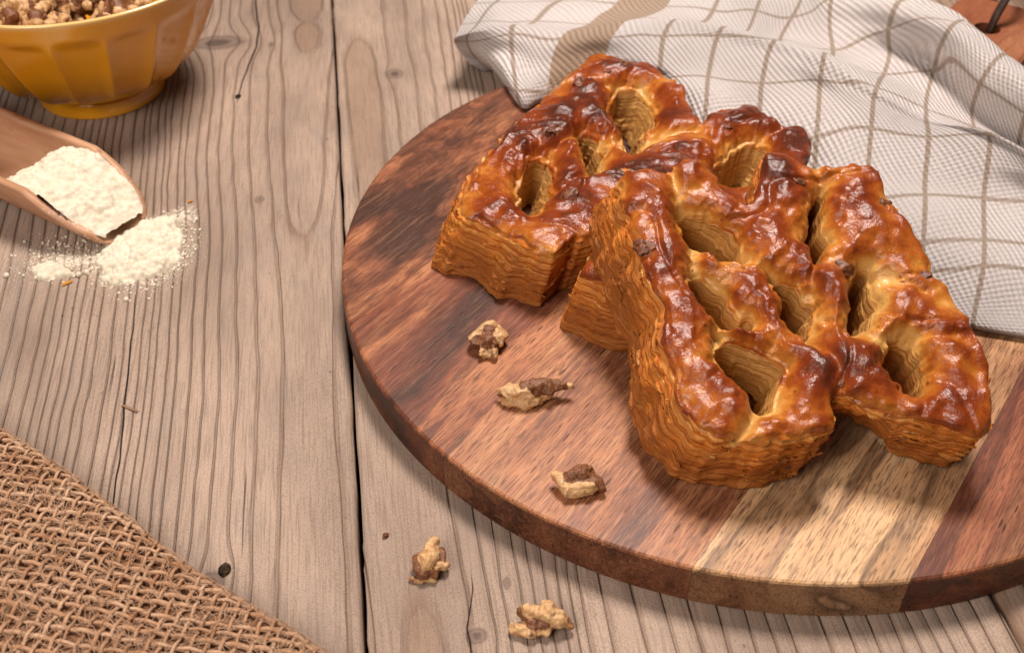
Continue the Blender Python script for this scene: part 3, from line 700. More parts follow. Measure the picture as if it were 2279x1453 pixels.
# ================================================================== pastries
def pastry_material():
    m = M("puff_pastry", 0.5, 0.5)
    bake = m.attr("bake"); crust = m.attr("crust"); lay = m.attr("layer"); ol = m.attr("low")
    co = m.coord()
    n_s = m.noise(co, 260, 4, 0.62); n_m = m.noise(co, 95, 4, 0.6); n_f = m.noise(co, 1400, 3, 0.6)
    b = m.math('ADD', bake, m.math('MULTIPLY', m.math('SUBTRACT', n_m, 0.5), 1.15))
    b = m.math('ADD', b, m.math('MULTIPLY', m.math('SUBTRACT', n_s, 0.5), 0.32))
    top = m.ramp(b, [(0.06, (0.60, 0.33, 0.095)), (0.24, (0.49, 0.185, 0.030)), (0.42, (0.345, 0.088, 0.011)), (0.62, (0.215, 0.037, 0.006)), (0.86, (0.125, 0.022, 0.006)), (0.99, (0.075, 0.016, 0.006))])
    # blisters and dark specks in the egg wash
    vs = m.voro(co, 330); vm = m.ramp(m.noise(co, 130, 2), [(0.52, 0.0), (0.64, 1.0)])
    top = m.mix(m.math('MULTIPLY', m.math('MULTIPLY', m.ramp(vs, [(0.09, 1.0), (0.2, 0.0)]), vm), 0.8), top, (0.05, 0.018, 0.010))
    crumbs = m.math('MULTIPLY', m.ramp(m.voro(co, 900), [(0.10, 1.0), (0.2, 0.0)]), m.ramp(m.noise(co, 75, 2), [(0.56, 0.0), (0.68, 0.85)]))
    top = m.mix(crumbs, top, (0.62, 0.34, 0.11))
    # laminated side: thin leaves of dough, edges pale, gaps between them darker toasted dough
    lw = m.math('ADD', lay, m.math('MULTIPLY', m.math('SUBTRACT', n_m, 0.5), 0.5))
    l1 = m.noise(m.xyz(m.math('MULTIPLY', lw, 6.0), m.math('MULTIPLY', n_m, 0.6)), 1.0, 3, 0.75)
    l2 = m.noise(m.xyz(m.math('MULTIPLY', lw, 19.0), m.math('MULTIPLY', n_s, 0.8), 3.0), 1.0, 2, 0.6)
    sd = m.math('ADD', m.math('MULTIPLY', l1, 0.45), m.math('MULTIPLY', l2, 0.55))
    side = m.ramp(sd, [(0.34, (0.17, 0.032, 0.005)), (0.43, (0.44, 0.108, 0.011)), (0.53, (0.64, 0.205, 0.026)), (0.64, (0.82, 0.48, 0.16))])
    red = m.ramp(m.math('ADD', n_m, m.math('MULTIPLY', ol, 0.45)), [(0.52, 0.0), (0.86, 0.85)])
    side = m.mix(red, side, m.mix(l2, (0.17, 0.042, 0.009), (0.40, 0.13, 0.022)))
    inner = m.attr("inner")
    pale = m.ramp(sd, [(0.30, (0.19, 0.068, 0.014)), (0.48, (0.47, 0.225, 0.052)), (0.68, (0.68, 0.43, 0.16))])
    side = m.mix(inner, side, pale)
    nutv = m.math('MULTIPLY', m.ramp(m.voro(m.coord(scale=(1, 1, 1.6)), 150), [(0.12, 1.0), (0.22, 0.0)]), m.ramp(m.noise(co, 55, 2), [(0.55, 0.0), (0.66, 0.8)]))
    side = m.mix(nutv, side, (0.085, 0.026, 0.012))
    cf = m.ramp(m.math('ADD', crust, m.math('MULTIPLY', m.math('SUBTRACT', n_s, 0.5), 0.55)), [(0.38, 0.0), (0.62, 1.0)])
    m.set("Base Color", m.mix(cf, side, top))
    rg = m.math('ADD', m.math('MULTIPLY', n_s, 0.34), 0.08)
    m.set("Roughness", m.mix(cf, m.xyz(0.58, 0.58, 0.58), rg))
    m.set("Specular IOR Level", m.math('ADD', m.math('MULTIPLY', cf, 0.22), 0.20))
    m.set("Coat Weight", m.math('MULTIPLY', cf, 0.0)); m.set("Coat Roughness", 0.22)
    m.set("Subsurface Weight", 0.04); m.set("Subsurface Radius", (0.004, 0.0015, 0.0006)); m.set("Subsurface Scale", 0.4)
    ht = m.math('ADD', m.math('MULTIPLY', n_s, 0.55), m.math('MULTIPLY', n_f, 0.24))
    ht = m.math('ADD', ht, m.math('MULTIPLY', m.ramp(vs, [(0.0, 1.0), (0.35, 0.0)]), m.math('MULTIPLY', vm, 0.5)))
    ht = m.math('ADD', ht, m.math('MULTIPLY', crumbs, 0.25))
    hs = m.math('ADD', m.math('MULTIPLY', sd, 2.6), m.math('MULTIPLY', n_f, 0.25))
    m.set("Normal", m.bump(m.mix(cf, hs, ht), 0.62, 0.0012))
    return m.m
PASTRY = pastry_material()

def build_pastry(D, name, seed, slopes, flare, shear, label, h=0.040):
    T = D['T']
    root = bpy.data.objects.new(name, None); root.empty_display_size = 0.01; link(root)
    e1, e2, n, o = (Vector(D[k]) for k in ('e1', 'e2', 'n', 'o'))
    root.matrix_world = Matrix(((e1.x, e2.x, n.x, o.x * S), (e1.y, e2.y, n.y, o.y * S), (e1.z, e2.z, n.z, o.z * S), (0, 0, 0, 1)))
    tag(root, label, "pastry", "walnut lattice pastries on the board")
    out = chaikin(D['outline'], 1); holes = [chaikin(x, 2) for x in D['holes']]
    lo = out.min(0) - [1.9, 0.7]; hi = out.max(0) + 0.7
    us = np.arange(lo[0], hi[0], h, dtype=np.float32); vs = np.arange(lo[1], hi[1], h, dtype=np.float32)
    ws = np.arange(-0.25, T + 0.75, h, dtype=np.float32)
    U, Vv = np.meshgrid(us, vs, indexing='ij')
    wu = U + 0.13 * NZ(U / 0.55, Vv / 0.55, seed) + 0.045 * NZ(U / 0.22, Vv / 0.22, seed + 3)
    wv = Vv + 0.10 * NZ(U / 0.55, Vv / 0.55, seed + 7) + 0.045 * NZ(U / 0.22, Vv / 0.22, seed + 11)
    d_out = poly_sdf(wu, wv, out)
    d_h = [poly_sdf(wu, wv, p) - g_ for p, g_ in zip(holes, D['grow'])]
    rag = 0.09 * NZ(U / 0.34, Vv / 0.34, seed + 80) + 0.05 * NZ(U / 0.15, Vv / 0.15, seed + 83)
    d_h = [q + rag for q in d_h]
    dh = np.min(d_h, 0)
    fold = np.zeros_like(U)                                      # pinched folds where one strand meets the next
    for (a0, b0), (a1, b1) in D.get('folds', []):
        ex, ey = a1 - a0, b1 - b0; tq = np.clip(((wu - a0) * ex + (wv - b0) * ey) / (ex * ex + ey * ey), 0, 1)
        fold = np.maximum(fold, np.exp(-((wu - a0 - tq * ex) ** 2 + (wv - b0 - tq * ey) ** 2) / 0.20 ** 2))
    e = np.minimum(-d_out, dh)                                   # distance to the nearest edge on the top
    r = 0.40
    x = np.clip(1 + d_out / 0.30, 0, 1); xh = np.clip(1 - dh / 0.62, 0, 1)
    lump = 0.17 * NZ(U / 1.25, Vv / 1.25, seed + 20) + 0.08 * NZ(U / 0.62, Vv / 0.62, seed + 23) + 0.038 * NZ(U / 0.27, Vv / 0.27, seed + 29)
    crease = -0.10 * np.clip(1 - np.abs(NZ(U / 1.7, Vv / 1.7, seed + 31)) * 7, 0, 1)
    H = T + lump + crease - 0.26 * fold - 0.16 * (1 - np.sqrt(1 - 0.97 * x * x)) - 0.55 * (1 - np.sqrt(1 - 0.97 * xh * xh)) - 0.10 * np.exp(-np.clip(dh, 0, 9) / 0.5)
    H = H + 0.12 * sstep(0.2, 0.9, e)
    W3 = ws[None, None, :]
    dep = np.clip((T - W3) / T, 0, 1.1)
    # leaves of dough standing out of the wall
    tbl = np.random.default_rng(seed).uniform(-1, 1, 400)
    warp = 0.30 * NZ(U / 1.6, Vv / 1.6, seed + 40) + 0.10 * NZ(U / 0.5, Vv / 0.5, seed + 44)
    gx, gy = np.gradient(poly_sdf(U, Vv, chaikin(D['outline'], 3)), h)          # the cut left side leans outwards towards the board
    ker = np.ones(25) / 25
    for _ in range(2):
        gx = np.apply_along_axis(lambda q: np.convolve(np.pad(q, 12, mode='edge'), ker, 'valid'), 0, gx)
        gx = np.apply_along_axis(lambda q: np.convolve(np.pad(q, 12, mode='edge'), ker, 'valid'), 1, gx)
    lean = np.clip(-gx * 1.15, 0, 1) ** 1.5 * sstep(*flare[2], U - flare[3] * Vv)
    fl = flare[0] + 0.06 * NZ(U / 2.2, Vv / 2.2, seed + 50) + flare[1] * lean + flare[4] * np.clip(-gy, 0, 1) * sstep(4.0, 3.4, U)
    Fv = d_out[..., None] - fl[..., None] * dep - 0.04 * np.sin(np.pi * np.clip(W3 / T, 0, 1))
    for dd, sl in zip(d_h, slopes):
        Fv = smax(Fv, -(dd[..., None] + sl * dep * T), 0.05)
    # leaves of dough: only near the wall surface
    I_, J_, K_ = np.nonzero((np.abs(Fv) < 0.26) & (W3 < H[..., None] + 0.1))
    pu, pv, pw = us[I_], vs[J_], ws[K_]
    lw = pw + warp[I_, J_]
    amp3 = np.clip(0.7 + 1.2 * NZ(pu / 0.45, pv / 0.45, pw / 0.25 + seed), 0, 1.8)
    t1 = np.interp(lw / 0.07 + 60, np.arange(400), tbl); t2 = np.interp(lw / 0.27 + 120, np.arange(400), tbl)
    lam = (t1 * 0.05 + t2 * 0.02) * amp3 + 0.04 * NZ(pu * 1.2, pv * 1.2, pw * 2.6 + seed) + 0.045 * NZ(pu * 2.2, pv * 2.2, pw * 10 + seed) + 0.02 * NZ2(pu * 6, pv * 6, pw * 14)
    lam = lam * np.where((dh[I_, J_] < 0.45) & (d_out[I_, J_] < -0.1), 0.4, 1.0)
    Fv[I_, J_, K_] -= lam * np.clip(dep[0, 0, K_] * 6, 0, 1)
    Fv = smax(Fv, W3 - H[..., None], 0.06)
    und = 0.10 * (1 + NZ(U / 1.8, Vv / 1.8, seed + 60)) * sstep(-0.1, -1.0, d_out) * 0.5
    Fv = smax(Fv, und[..., None] - W3, 0.08)
    V, F = surface_nets(Fv.astype(np.float32), (us[0], vs[0], ws[0]), h)
    V = relax(V, F, 1, 0.35)
    # attributes by sampling the plan fields
    iu = np.clip((V[:, 0] - us[0]) / h, 0, len(us) - 1.001); iv = np.clip((V[:, 1] - vs[0]) / h, 0, len(vs) - 1.001)
    def samp(A):
        a, b = iu.astype(int), iv.astype(int); fx, fy = iu - a, iv - b
        return A[a, b] * (1 - fx) * (1 - fy) + A[a + 1, b] * fx * (1 - fy) + A[a, b + 1] * (1 - fx) * fy + A[a + 1, b + 1] * fx * fy
    hh, ee, dhh, doo, wp, lp, fo = samp(H), samp(e), samp(dh), samp(d_out), samp(warp), samp(lump), samp(fold)
    rel = V[:, 2] - hh
    crust = sstep(-0.34, -0.06, rel)
    low = NZ(V[:, 0] / 2.4, V[:, 1] / 2.4, seed + 70)
    bake = 0.655 + 1.15 * lp - 0.30 * fo + 0.24 * low - 0.42 * np.exp(-np.clip(dhh, 0, 9) / 0.20) - 0.10 * np.exp(-np.clip(-doo, 0, 9) / 0.25) + 0.10 * sstep(0.3, 1.0, ee)
    inner = sstep(0.25, 0.0, dhh + 0.12 * (T - V[:, 2])) * sstep(-0.02, -0.35, rel) * (doo < -0.12)
    inner = np.maximum(inner, 0)
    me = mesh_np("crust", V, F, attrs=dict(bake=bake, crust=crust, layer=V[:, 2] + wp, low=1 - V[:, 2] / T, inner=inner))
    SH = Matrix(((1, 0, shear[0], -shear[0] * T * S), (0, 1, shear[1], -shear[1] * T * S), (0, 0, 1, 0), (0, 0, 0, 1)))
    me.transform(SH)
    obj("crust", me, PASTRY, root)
    # torn leaves of dough standing off the walls
    fn = np.cross(V[F[:, 2]] - V[F[:, 0]], V[F[:, 3]] - V[F[:, 1]]); nrm = np.stack([sum(np.bincount(F[:, k], fn[:, q], len(V)) for k in range(4)) for q in range(3)], 1)
    nrm /= np.linalg.norm(nrm, axis=1)[:, None] + 1e-12
    cand = np.nonzero((np.abs(nrm[:, 2]) < 0.45) & (crust < 0.4) & (V[:, 2] > 0.25) & (doo > -0.25))[0]
    rf = np.random.default_rng(seed + 77); parts, lay = [], []
    for c in rf.choice(cand, 300):
        p = V[c]; nn = nrm[c].copy(); nn[2] = 0; nn /= np.linalg.norm(nn) + 1e-9; tg = np.cross([0, 0, 1.0], nn)
        L = rf.uniform(0.18, 0.75); hgt_ = rf.uniform(0.05, 0.16); k = 7; tt = np.linspace(-1, 1, k)
        slope = rf.normal() * 0.10; outw = rf.uniform(0.03, 0.10); sgn = 1 if rf.random() < 0.7 else -1
        prof = np.clip(1 - tt ** 2, 0, 1) ** 0.5
        A = p + tg * (tt * L / 2)[:, None] + np.array([0, 0, 1.0]) * (slope * tt * L / 2)[:, None] - nn * 0.05
        B = A + nn * (0.05 + outw * prof * rf.uniform(0.6, 1.2, k))[:, None] + np.array([0, 0, sgn]) * (hgt_ * prof * rf.uniform(0.5, 1.1, k))[:, None]
        th_ = nn * 0.012 + np.array([0, 0, 0.008])
        Vq = np.concatenate([A, B, A + th_, B + th_]); i_ = np.arange(k - 1)
        Fq = np.concatenate([np.stack([i_, i_ + 1, k + i_ + 1, k + i_], 1), np.stack([2 * k + i_, 3 * k + i_, 3 * k + i_ + 1, 2 * k + i_ + 1], 1), np.stack([k + i_, k + i_ + 1, 3 * k + i_ + 1, 3 * k + i_], 1)])
        parts.append((Vq, Fq)); lay.append(np.full(len(Vq), rf.uniform(0, 40)))
    Vf, Ff = join_meshes(parts); z0 = np.zeros(len(Vf))
    mf = mesh_np("flaky_layers", Vf, Ff, attrs=dict(bake=z0 + 0.3, crust=z0, layer=np.concatenate(lay) + Vf[:, 2] * 0.5, low=1 - Vf[:, 2] / T, inner=z0)); mf.transform(SH)
    tag(obj("flaky_layers", mf, PASTRY, root), kind="stuff")
    # bits of walnut baked into the surface
    r2 = np.random.default_rng(seed + 5)
    for (a, b) in D['nuts']:
        k = (min(max(int((a - lo[0]) / h), 0), len(us) - 1), min(max(int((b - lo[1]) / h), 0), len(vs) - 1))
        if d_out[k] > -0.12 or dh[k] < 0.05: continue
        z = H[k]
        c = obj("walnut_chunk", TOAST[int(r2.integers(len(TOAST)))], None, root)
        sc_ = r2.uniform(0.45, 0.75)
        c.scale = (sc_, sc_, sc_ * 0.8); c.rotation_euler = (r2.uniform(-.5, .5), r2.uniform(-.5, .5), r2.uniform(0, 6.28))
        c.location = Vector((a, b, z - 0.26 * sc_ / 0.6)) * S
    return root, H, us, vs

def toast_material():
    m = M("toasted_walnut", 0.42, 0.45)
    n = m.noise(m.coord(), 520, 4, 0.6)
    m.set("Base Color", m.ramp(n, [(0.32, (0.035, 0.012, 0.006)), (0.5, (0.12, 0.034, 0.011)), (0.68, (0.28, 0.095, 0.028))]))
    m.set("Normal", m.bump(n, 0.5, 0.0008)); return m.m
TM = toast_material(); TOAST = []
for i_ in range(5):
    q_ = np.random.default_rng(300 + i_); pr_ = [((*q_.uniform(-.22, .22, 2), .4), q_.uniform(.2, .32), (*q_.uniform(-.25, .25, 2), .42), q_.uniform(.15, .28), 1) for _ in range(3)]
    d_ = kernel_mesh(pr_, 300 + i_, 0.045, 0.08, 0.06, ground=False); d_.name = "walnut_chunk"; d_.materials.append(TM); TOAST.append(d_)

P1['folds'] = [((-0.35, 9.4), (-0.1, 7.9)), ((0.2, 6.9), (0.1, 5.8)), ((0.9, 4.1), (0.6, 3.5)), ((1.7, 1.3), (0.9, 0.3)), ((3.9, 6.2), (3.45, 5.0)), ((4.95, 4.1), (5.6, 3.0)), ((3.35, 3.8), (4.1, 2.0)), ((1.7, 6.5), (2.65, 5.7)), ((4.4, 9.9), (4.4, 9.2)), ((5.5, 6.0), (6.9, 5.4)), ((6.3, 3.9), (7.9, 3.6))]
P2['folds'] = [((3.2, 4.2), (4.6, 6.0)), ((5.0, 2.9), (3.1, 1.2)), ((5.2, 5.2), (6.4, 4.1)), ((6.5, 4.1), (9.1, 3.2)), ((6.0, 9.2), (4.6, 9.4)), ((8.9, 5.6), (7.2, 5.2)), ((11.4, 5.3), (12.1, 5.6))]
P1['grow'] = [0.24, 0.15, 0.18, 0.13, 0.20, 0.18, 0.20, 0.13]; P2['grow'] = [0.2, 0.18, 0.16, 0.15]
build_pastry(P1, "lattice_pastry", 5, [0.11, 0.11, 0.14, 0.03, 0.10, 0.08, 0.04, -0.45], (-0.04, 0.82, (1.6, 0.9), -0.1, 0.42), (0.03, 0.0),
             "golden brown walnut lattice pastry leaning up on the other pastry")
build_pastry(P2, "lattice_pastry", 16, [0.20, 0.15, 0.20, 0.16], (0.06, 0.60, (3.2, 2.4), 0.36, 0.1), (0.24, 0.0),
             "golden brown walnut lattice pastry lying flat on the board beside the towel")

# ================================================================== walnut pieces on board and table
def kernel(prims, seed, loc, rz, label, **kw):
    me = kernel_mesh(prims, seed, **kw); o = obj("walnut_piece", me, WALNUT, None, loc); o.rotation_euler.z = rz
    return tag(o, label, "walnut", "walnut pieces scattered round the board")
kernel([((-.45, .15, .42), .24, (-.2, .42, .5), .22, 0), ((-.2, .42, .5), .2, (.08, .46, .52), .2, 0), ((.46, .22, .5), .24, (.3, -.02, .42), .22, 0), ((.05, .3, .5), .2, (0, -.2, .42), .24, 1),
        ((-.3, -.1, .35), .22, (-.05, -.2, .3), .25, 1), ((-.15, -.5, .2), .15, (.15, -.52, .2), .15, .35), ((.1, -.2, .3), .2, (.2, .1, .3), .25, 1)], 31, (-0.76, 27.75, BT), 0, "round lumpy cream walnut half with brown centre on the dark strip")
kernel([((-1.12, .12, .42), .10, (-.3, .0, .45), .30, 0), ((-.3, .02, .5), .26, (.45, .12, .52), .22, 1), ((.45, .12, .5), .2, (1.1, .22, .5), .085, .9), ((1.0, .2, .5), .1, (1.22, .23, .5), .075, 0),
        ((-.95, -.12, .2), .10, (-.2, -.2, .18), .2, 0), ((-.2, -.2, .18), .2, (.5, .0, .3), .12, 0), ((-1.15, .05, .4), .08, (-.8, -.05, .3), .10, .9), ((0, .2, .65), .12, (.3, .22, .66), .1, 1)], 47, (0.68, 25.2, BT), 0.05, "long shard of walnut with pointed ends across the strip seam", amp=0.05)
kernel([((-.66, .2, .5), .13, (-.3, -.2, .28), .18, 0), ((-.3, -.2, .28), .2, (.3, -.12, .38), .18, 0), ((-.3, .15, .45), .2, (.2, .25, .5), .24, 1), ((.1, .3, .62), .12, (-.1, .25, .65), .14, 1), ((.42, .05, .4), .2, (.64, .02, .36), .16, .95)], 58, (1.92, 21.55, BT), 0.0, "boat shaped walnut piece with brown hump near the board rim", amp=0.05)
kernel([((.08, .5, .55), .17, (-.1, -.15, .48), .22, 0), ((-.36, .05, .32), .16, (-.3, -.2, .3), .18, .9), ((.3, .2, .42), .14, (.25, .05, .4), .13, 1), ((.36, -.16, .26), .15, (.2, -.2, .28), .14, .2), ((-.12, -.38, .25), .19, (.08, -.36, .22), .16, .75), ((-.1, -.5, .12), .1, (.05, -.5, .12), .1, 0), ((-.3, -.55, .09), .05, (-.55, -.46, .10), .045, .6), ((-.15, -.5, .1), .06, (-.32, -.55, .09), .05, .3)], 63, (-2.3, 19.95, 0.02), 0, "walnut piece with small hooked tail on the bare planks", amp=0.045, cuts=0, k=0.06)
kernel([((-.4, .22, .52), .15, (.1, .12, .5), .22, 0), ((.1, .12, .5), .22, (.42, .02, .42), .22, 0), ((.45, .02, .38), .18, (.74, -.02, .28), .11, .55), ((.05, .34, .6), .12, (.25, .3, .6), .12, 0), ((-.78, -.12, .2), .10, (-.3, -.22, .2), .15, 0), ((-.3, -.22, .2), .15, (.1, -.25, .2), .14, .3), ((-.25, -.05, .32), .2, (.05, -.08, .3), .2, 1), ((-.55, .25, .4), .10, (-.45, .12, .3), .12, .9)], 74, (0.83, 17.92, 0.02), 0, "jagged spread out walnut piece on the planks below the board", amp=0.05, cuts=0, k=0.06)
crumb = [("walnut_crumb", (2.02, 30.1, BT), 0.30, "tiny pale walnut crumb touching the pastry side", 0), ("walnut_crumb", (-3.72, 21.05, 0.0), 0.20, "tiny dark walnut crumb alone on the bare plank", 1)]
for nm, loc, s_, lab, k in crumb:
    o = obj(nm, (CHIPS[2] if k == 0 else TOAST[1]), None, None, loc); o.scale = (s_,) * 3; tag(o, lab, "crumb")

# ================================================================== yellow bowl
BX, BY = -19.2, 47.45
bowl = empty("bowl", (BX, BY, 0)); tag(bowl, "mustard yellow glazed bowl with fluted sides full of chopped walnuts", "bowl")
def bowl_material():
    m = M("mustard_glaze", 0.16, 0.5)
    n = m.noise(m.coord(), 25, 3); z = m.sep(m.coord("Object"))[2]
    edge = m.attr("thin")
    c = m.mix(m.ramp(n, [(0.35, 0.0), (0.7, 1.0)]), (0.64, 0.265, 0.010), (0.70, 0.31, 0.015))
    c = m.mix(edge, c, (0.74, 0.50, 0.20))
    m.set("Base Color", c); m.set("Coat Weight", 0.5); m.set("Coat Roughness", 0.08)
    m.set("Normal", m.bump(n, 0.05, 0.002)); return m.m
GLAZE = bowl_material()
def lathe(prof, n, flute=None):
    a = np.linspace(0, 2 * np.pi, n, endpoint=False); P = np.array(prof)
    R = np.broadcast_to(P[None, :, 0], (n, len(P))).copy()
    if flute is not None: R = R + flute(a[:, None], P[None, :, 1], np.arange(len(P))[None, :])
    V = np.stack([R * np.cos(a)[:, None], R * np.sin(a)[:, None], np.broadcast_to(P[None, :, 1], R.shape)], -1)
    return V.reshape(-1, 3), grid_faces(n, len(P), True)
ctrl = np.array([(2.62, 0.72), (2.78, 0.84), (3.6, 1.2), (4.62, 1.95), (5.55, 3.1), (6.3, 4.35), (6.85, 5.5), (7.15, 6.3), (7.3, 6.72)])
ctrl = ctrl * [0.965, 0.93]; shr = lambda P_: P_ * np.stack([1 - 0.055 * sstep(0.8, 4.0, P_[:, 1]), np.ones(len(P_))], 1)
ctrl = shr(ctrl)
outp = crom(ctrl, 8); no = len(outp)
rim = [(7.34, 6.80), (7.32, 6.87), (7.24, 6.91), (7.14, 6.88), (7.06, 6.78)]
inn = crom([(7.04, 6.7), (6.8, 6.1), (6.35, 5.1), (5.6, 3.75), (4.5, 2.5), (2.6, 1.5), (0.05, 1.2)], 7)
rim = shr(np.array(rim) * [0.965, 0.93]); inn = shr(inn * [0.965, 0.93])
prof = np.concatenate([outp, rim, inn])
def fl(a, z, k):
    m_ = (k < no) * sstep(0.9, 1.6, z) * sstep(5.6, 4.9, z)
    c = np.abs(((a * 18 / np.pi / 2 * 1.0 + 0.15) % 1) - 0.5) * 2
    return m_ * (-0.26 * (1 - c ** 3.0) + 0.06)
V, F = lathe(prof, 378, fl)
thin = np.tile(np.concatenate([sstep(no - 5, no, np.arange(no)) * 0.35, [0.7, 0.95, 1, 0.8, 0.5], np.linspace(0.3, 0, len(inn)).clip(0, 1) ** 2]), 378)
obj("bowl_wall", mesh_np("bowl_wall", V, F, attrs=dict(thin=thin)), GLAZE, bowl)
V, F = lathe(np.concatenate([[(0.05, 0.74)], crom([(2.6, 0.74), (2.74, 0.66), (2.80, 0.4), (2.86, 0.12), (2.8, 0.0), (2.5, 0.0)], 5), [(2.3, 0.15), (0.05, 0.15)]])[::-1], 120)
obj("foot_ring", mesh_np("foot_ring", V, F[:, ::1], attrs=dict(thin=np.zeros(len(V)))), GLAZE, bowl)
LOOK = {}
for c_ in CHIPS:
    b_ = np.empty(len(c_.vertices), np.float32); c_.attributes['brown'].data.foreach_get('value', b_); k_ = float((b_ > 0.5).mean())
    LOOK[c_.name] = 'mostly cream' if k_ < 0.3 else ('mostly brown' if k_ > 0.6 else 'brown and cream')
r3 = np.random.default_rng(99)
cnt = 0
for layer, (zb, num) in enumerate(((3.85, 55), (4.5, 75), (5.0, 50))):
    pts = []
    tries = 0
    while len(pts) < num and tries < 6000:
        tries += 1
        x, y = r3.uniform(-6.2, 6.2), r3.uniform(-6.3, 0.2)
        rr = math.hypot(x, y); lim = (4.5, 5.0, 4.2)[layer]
        if rr > lim or x < -2.9 - 0.25 * y * 0 - (0.4 if layer == 0 else 0) or any((x - a) ** 2 + (y - b) ** 2 < 0.42 for a, b in pts): continue
        pts.append((x, y))
    for x, y in pts:
        rr = math.hypot(x, y)
        o = obj("walnut_piece", CHIPS[int(r3.integers(9))], None, None, (BX + x, BY + y, zb + 0.45 - 0.012 * rr * rr + r3.uniform(-.1, .18)))
        o.rotation_euler = tuple(r3.uniform(0, 6.28, 3)); o.scale = (r3.uniform(0.8, 1.35),) * 3
        tag(o, LOOK[o.data.name] + " chopped walnut piece heaped in the yellow bowl", "walnut", LOOK[o.data.name] + " walnuts in the bowl"); cnt += 1

# ================================================================== wooden scoop with flour
AX = np.array([-0.85, 0.53]); AX /= np.linalg.norm(AX); PX = np.array([-AX[1], AX[0]])   # backwards along the scoop, and sideways
TIP = np.array([-15.05, 35.8])
scoop = empty("flour_scoop", (TIP[0], TIP[1], 0)); scoop.rotation_euler = (0, 0, math.atan2(AX[1], AX[0]))
tag(scoop, "pale beech wood scoop lying on the planks and holding flour", "scoop")
def beech():
    m = M("beech_wood", 0.5, 0.35)
    n = m.noise(m.coord(scale=(0.12, 1, 1)), 170, 4, 0.55, 0.3); fl_ = m.voro(m.coord(scale=(0.22, 1, 1)), 300)
    c = m.ramp(n, [(0.3, (0.36, 0.175, 0.095)), (0.5, (0.47, 0.25, 0.14)), (0.7, (0.56, 0.33, 0.195))])
    c = m.mix(m.math('MULTIPLY', m.ramp(fl_, [(0.16, 0.8), (0.28, 0.0)]), m.ramp(m.noise(m.coord(), 60, 2), [(0.45, 0), (0.6, 1)])), c, (0.25, 0.10, 0.05))
    dust = m.noise(m.coord(), 900, 3, 0.6); near = m.attr("near")
    c = m.mix(m.ramp(m.math('ADD', near, m.math('MULTIPLY', m.math('SUBTRACT', dust, 0.5), 0.9)), [(0.55, 0.0), (0.8, 0.85)]), c, (0.80, 0.74, 0.63))
    m.set("Base Color", c); m.set("Normal", m.bump(n, 0.2, 0.0006)); return m.m
BEECH = beech()
RO, RI = 1.92, 1.58
def half_angle(s):         # opening half angle of the trough at distance s behind the tip
    t = np.clip(s / 3.1, 0, 1); return np.radians(32 + (96 - 32) * (0.55 * t + 0.45 * np.sqrt(1 - (1 - t) ** 2)))
ss = np.concatenate([np.linspace(0, 3.2, 40), np.linspace(3.4, 10.5, 30)]); na = 48
V = []
for s in ss:
    ha = half_angle(s)
    a = np.linspace(-ha, ha, na); thick = RI + (RO - RI) * (1 - min(1, max(0, (0.35 - s) / 0.35)) * 0.7)
    outr = [(s, RO * math.sin(q), RO - RO * math.cos(q)) for q in a]
    inr = [(s, RI * math.sin(q), RO - RI * math.cos(q)) if s > 0.4 else (s, (RO - 0.08 - (RO - 0.08 - RI) * s / 0.4) * math.sin(q), RO - (RO - 0.08 - (RO - 0.08 - RI) * s / 0.4) * math.cos(q)) for q in a[::-1]]
    V.append(outr + inr)
V = np.array(V); nl = V.shape[1]
F = []
i = np.arange(len(ss) - 1)[:, None]; j = np.arange(nl)[None, :]
F = np.stack([i * nl + j, i * nl + (j + 1) % nl, (i + 1) * nl + (j + 1) % nl, (i + 1) * nl + j], -1).reshape(-1, 4)
endq = lambda r: np.stack([r * nl + np.arange(na - 1), r * nl + np.arange(1, na), r * nl + nl - 1 - np.arange(1, na), r * nl + nl - 1 - np.arange(na - 1)], 1)
F = np.concatenate([F, endq(0)[:, ::-1], endq(len(ss) - 1)])
edge_i = np.minimum(np.arange(nl) % na, na - 1 - np.arange(nl) % na)
near = (np.exp(-edge_i / 1.3)[None, :] * sstep(3.4, 1.8, ss)[:, None] * 0.5).ravel()
near = np.maximum(near, np.where(np.arange(nl)[None, :] >= na, sstep(6.4, 5.2, ss)[:, None] * 0.35, 0).ravel())
me = mesh_np("trough", V.reshape(-1, 3), F, attrs=dict(near=near))
bm = bmesh.new(); bm.from_mesh(me); bmesh.ops.recalc_face_normals(bm, faces=bm.faces); bm.to_mesh(me); bm.free()
obj("trough", me, BEECH, scoop)
# closed back and turned handle, outside the frame
pr = crom([(0.02, 10.3), (1.88, 10.3), (1.9, 11.0), (1.5, 11.6), (0.75, 12.2), (0.7, 13.5), (0.95, 16.5), (0.8, 18.2), (0.02, 18.5)], 5)
V, F = lathe(pr, 40); V = np.stack([V[:, 2], V[:, 0], V[:, 1] + RO], 1)
obj("handle", mesh_np("handle", V, F, attrs=dict(near=np.zeros(len(V)))), BEECH, scoop)

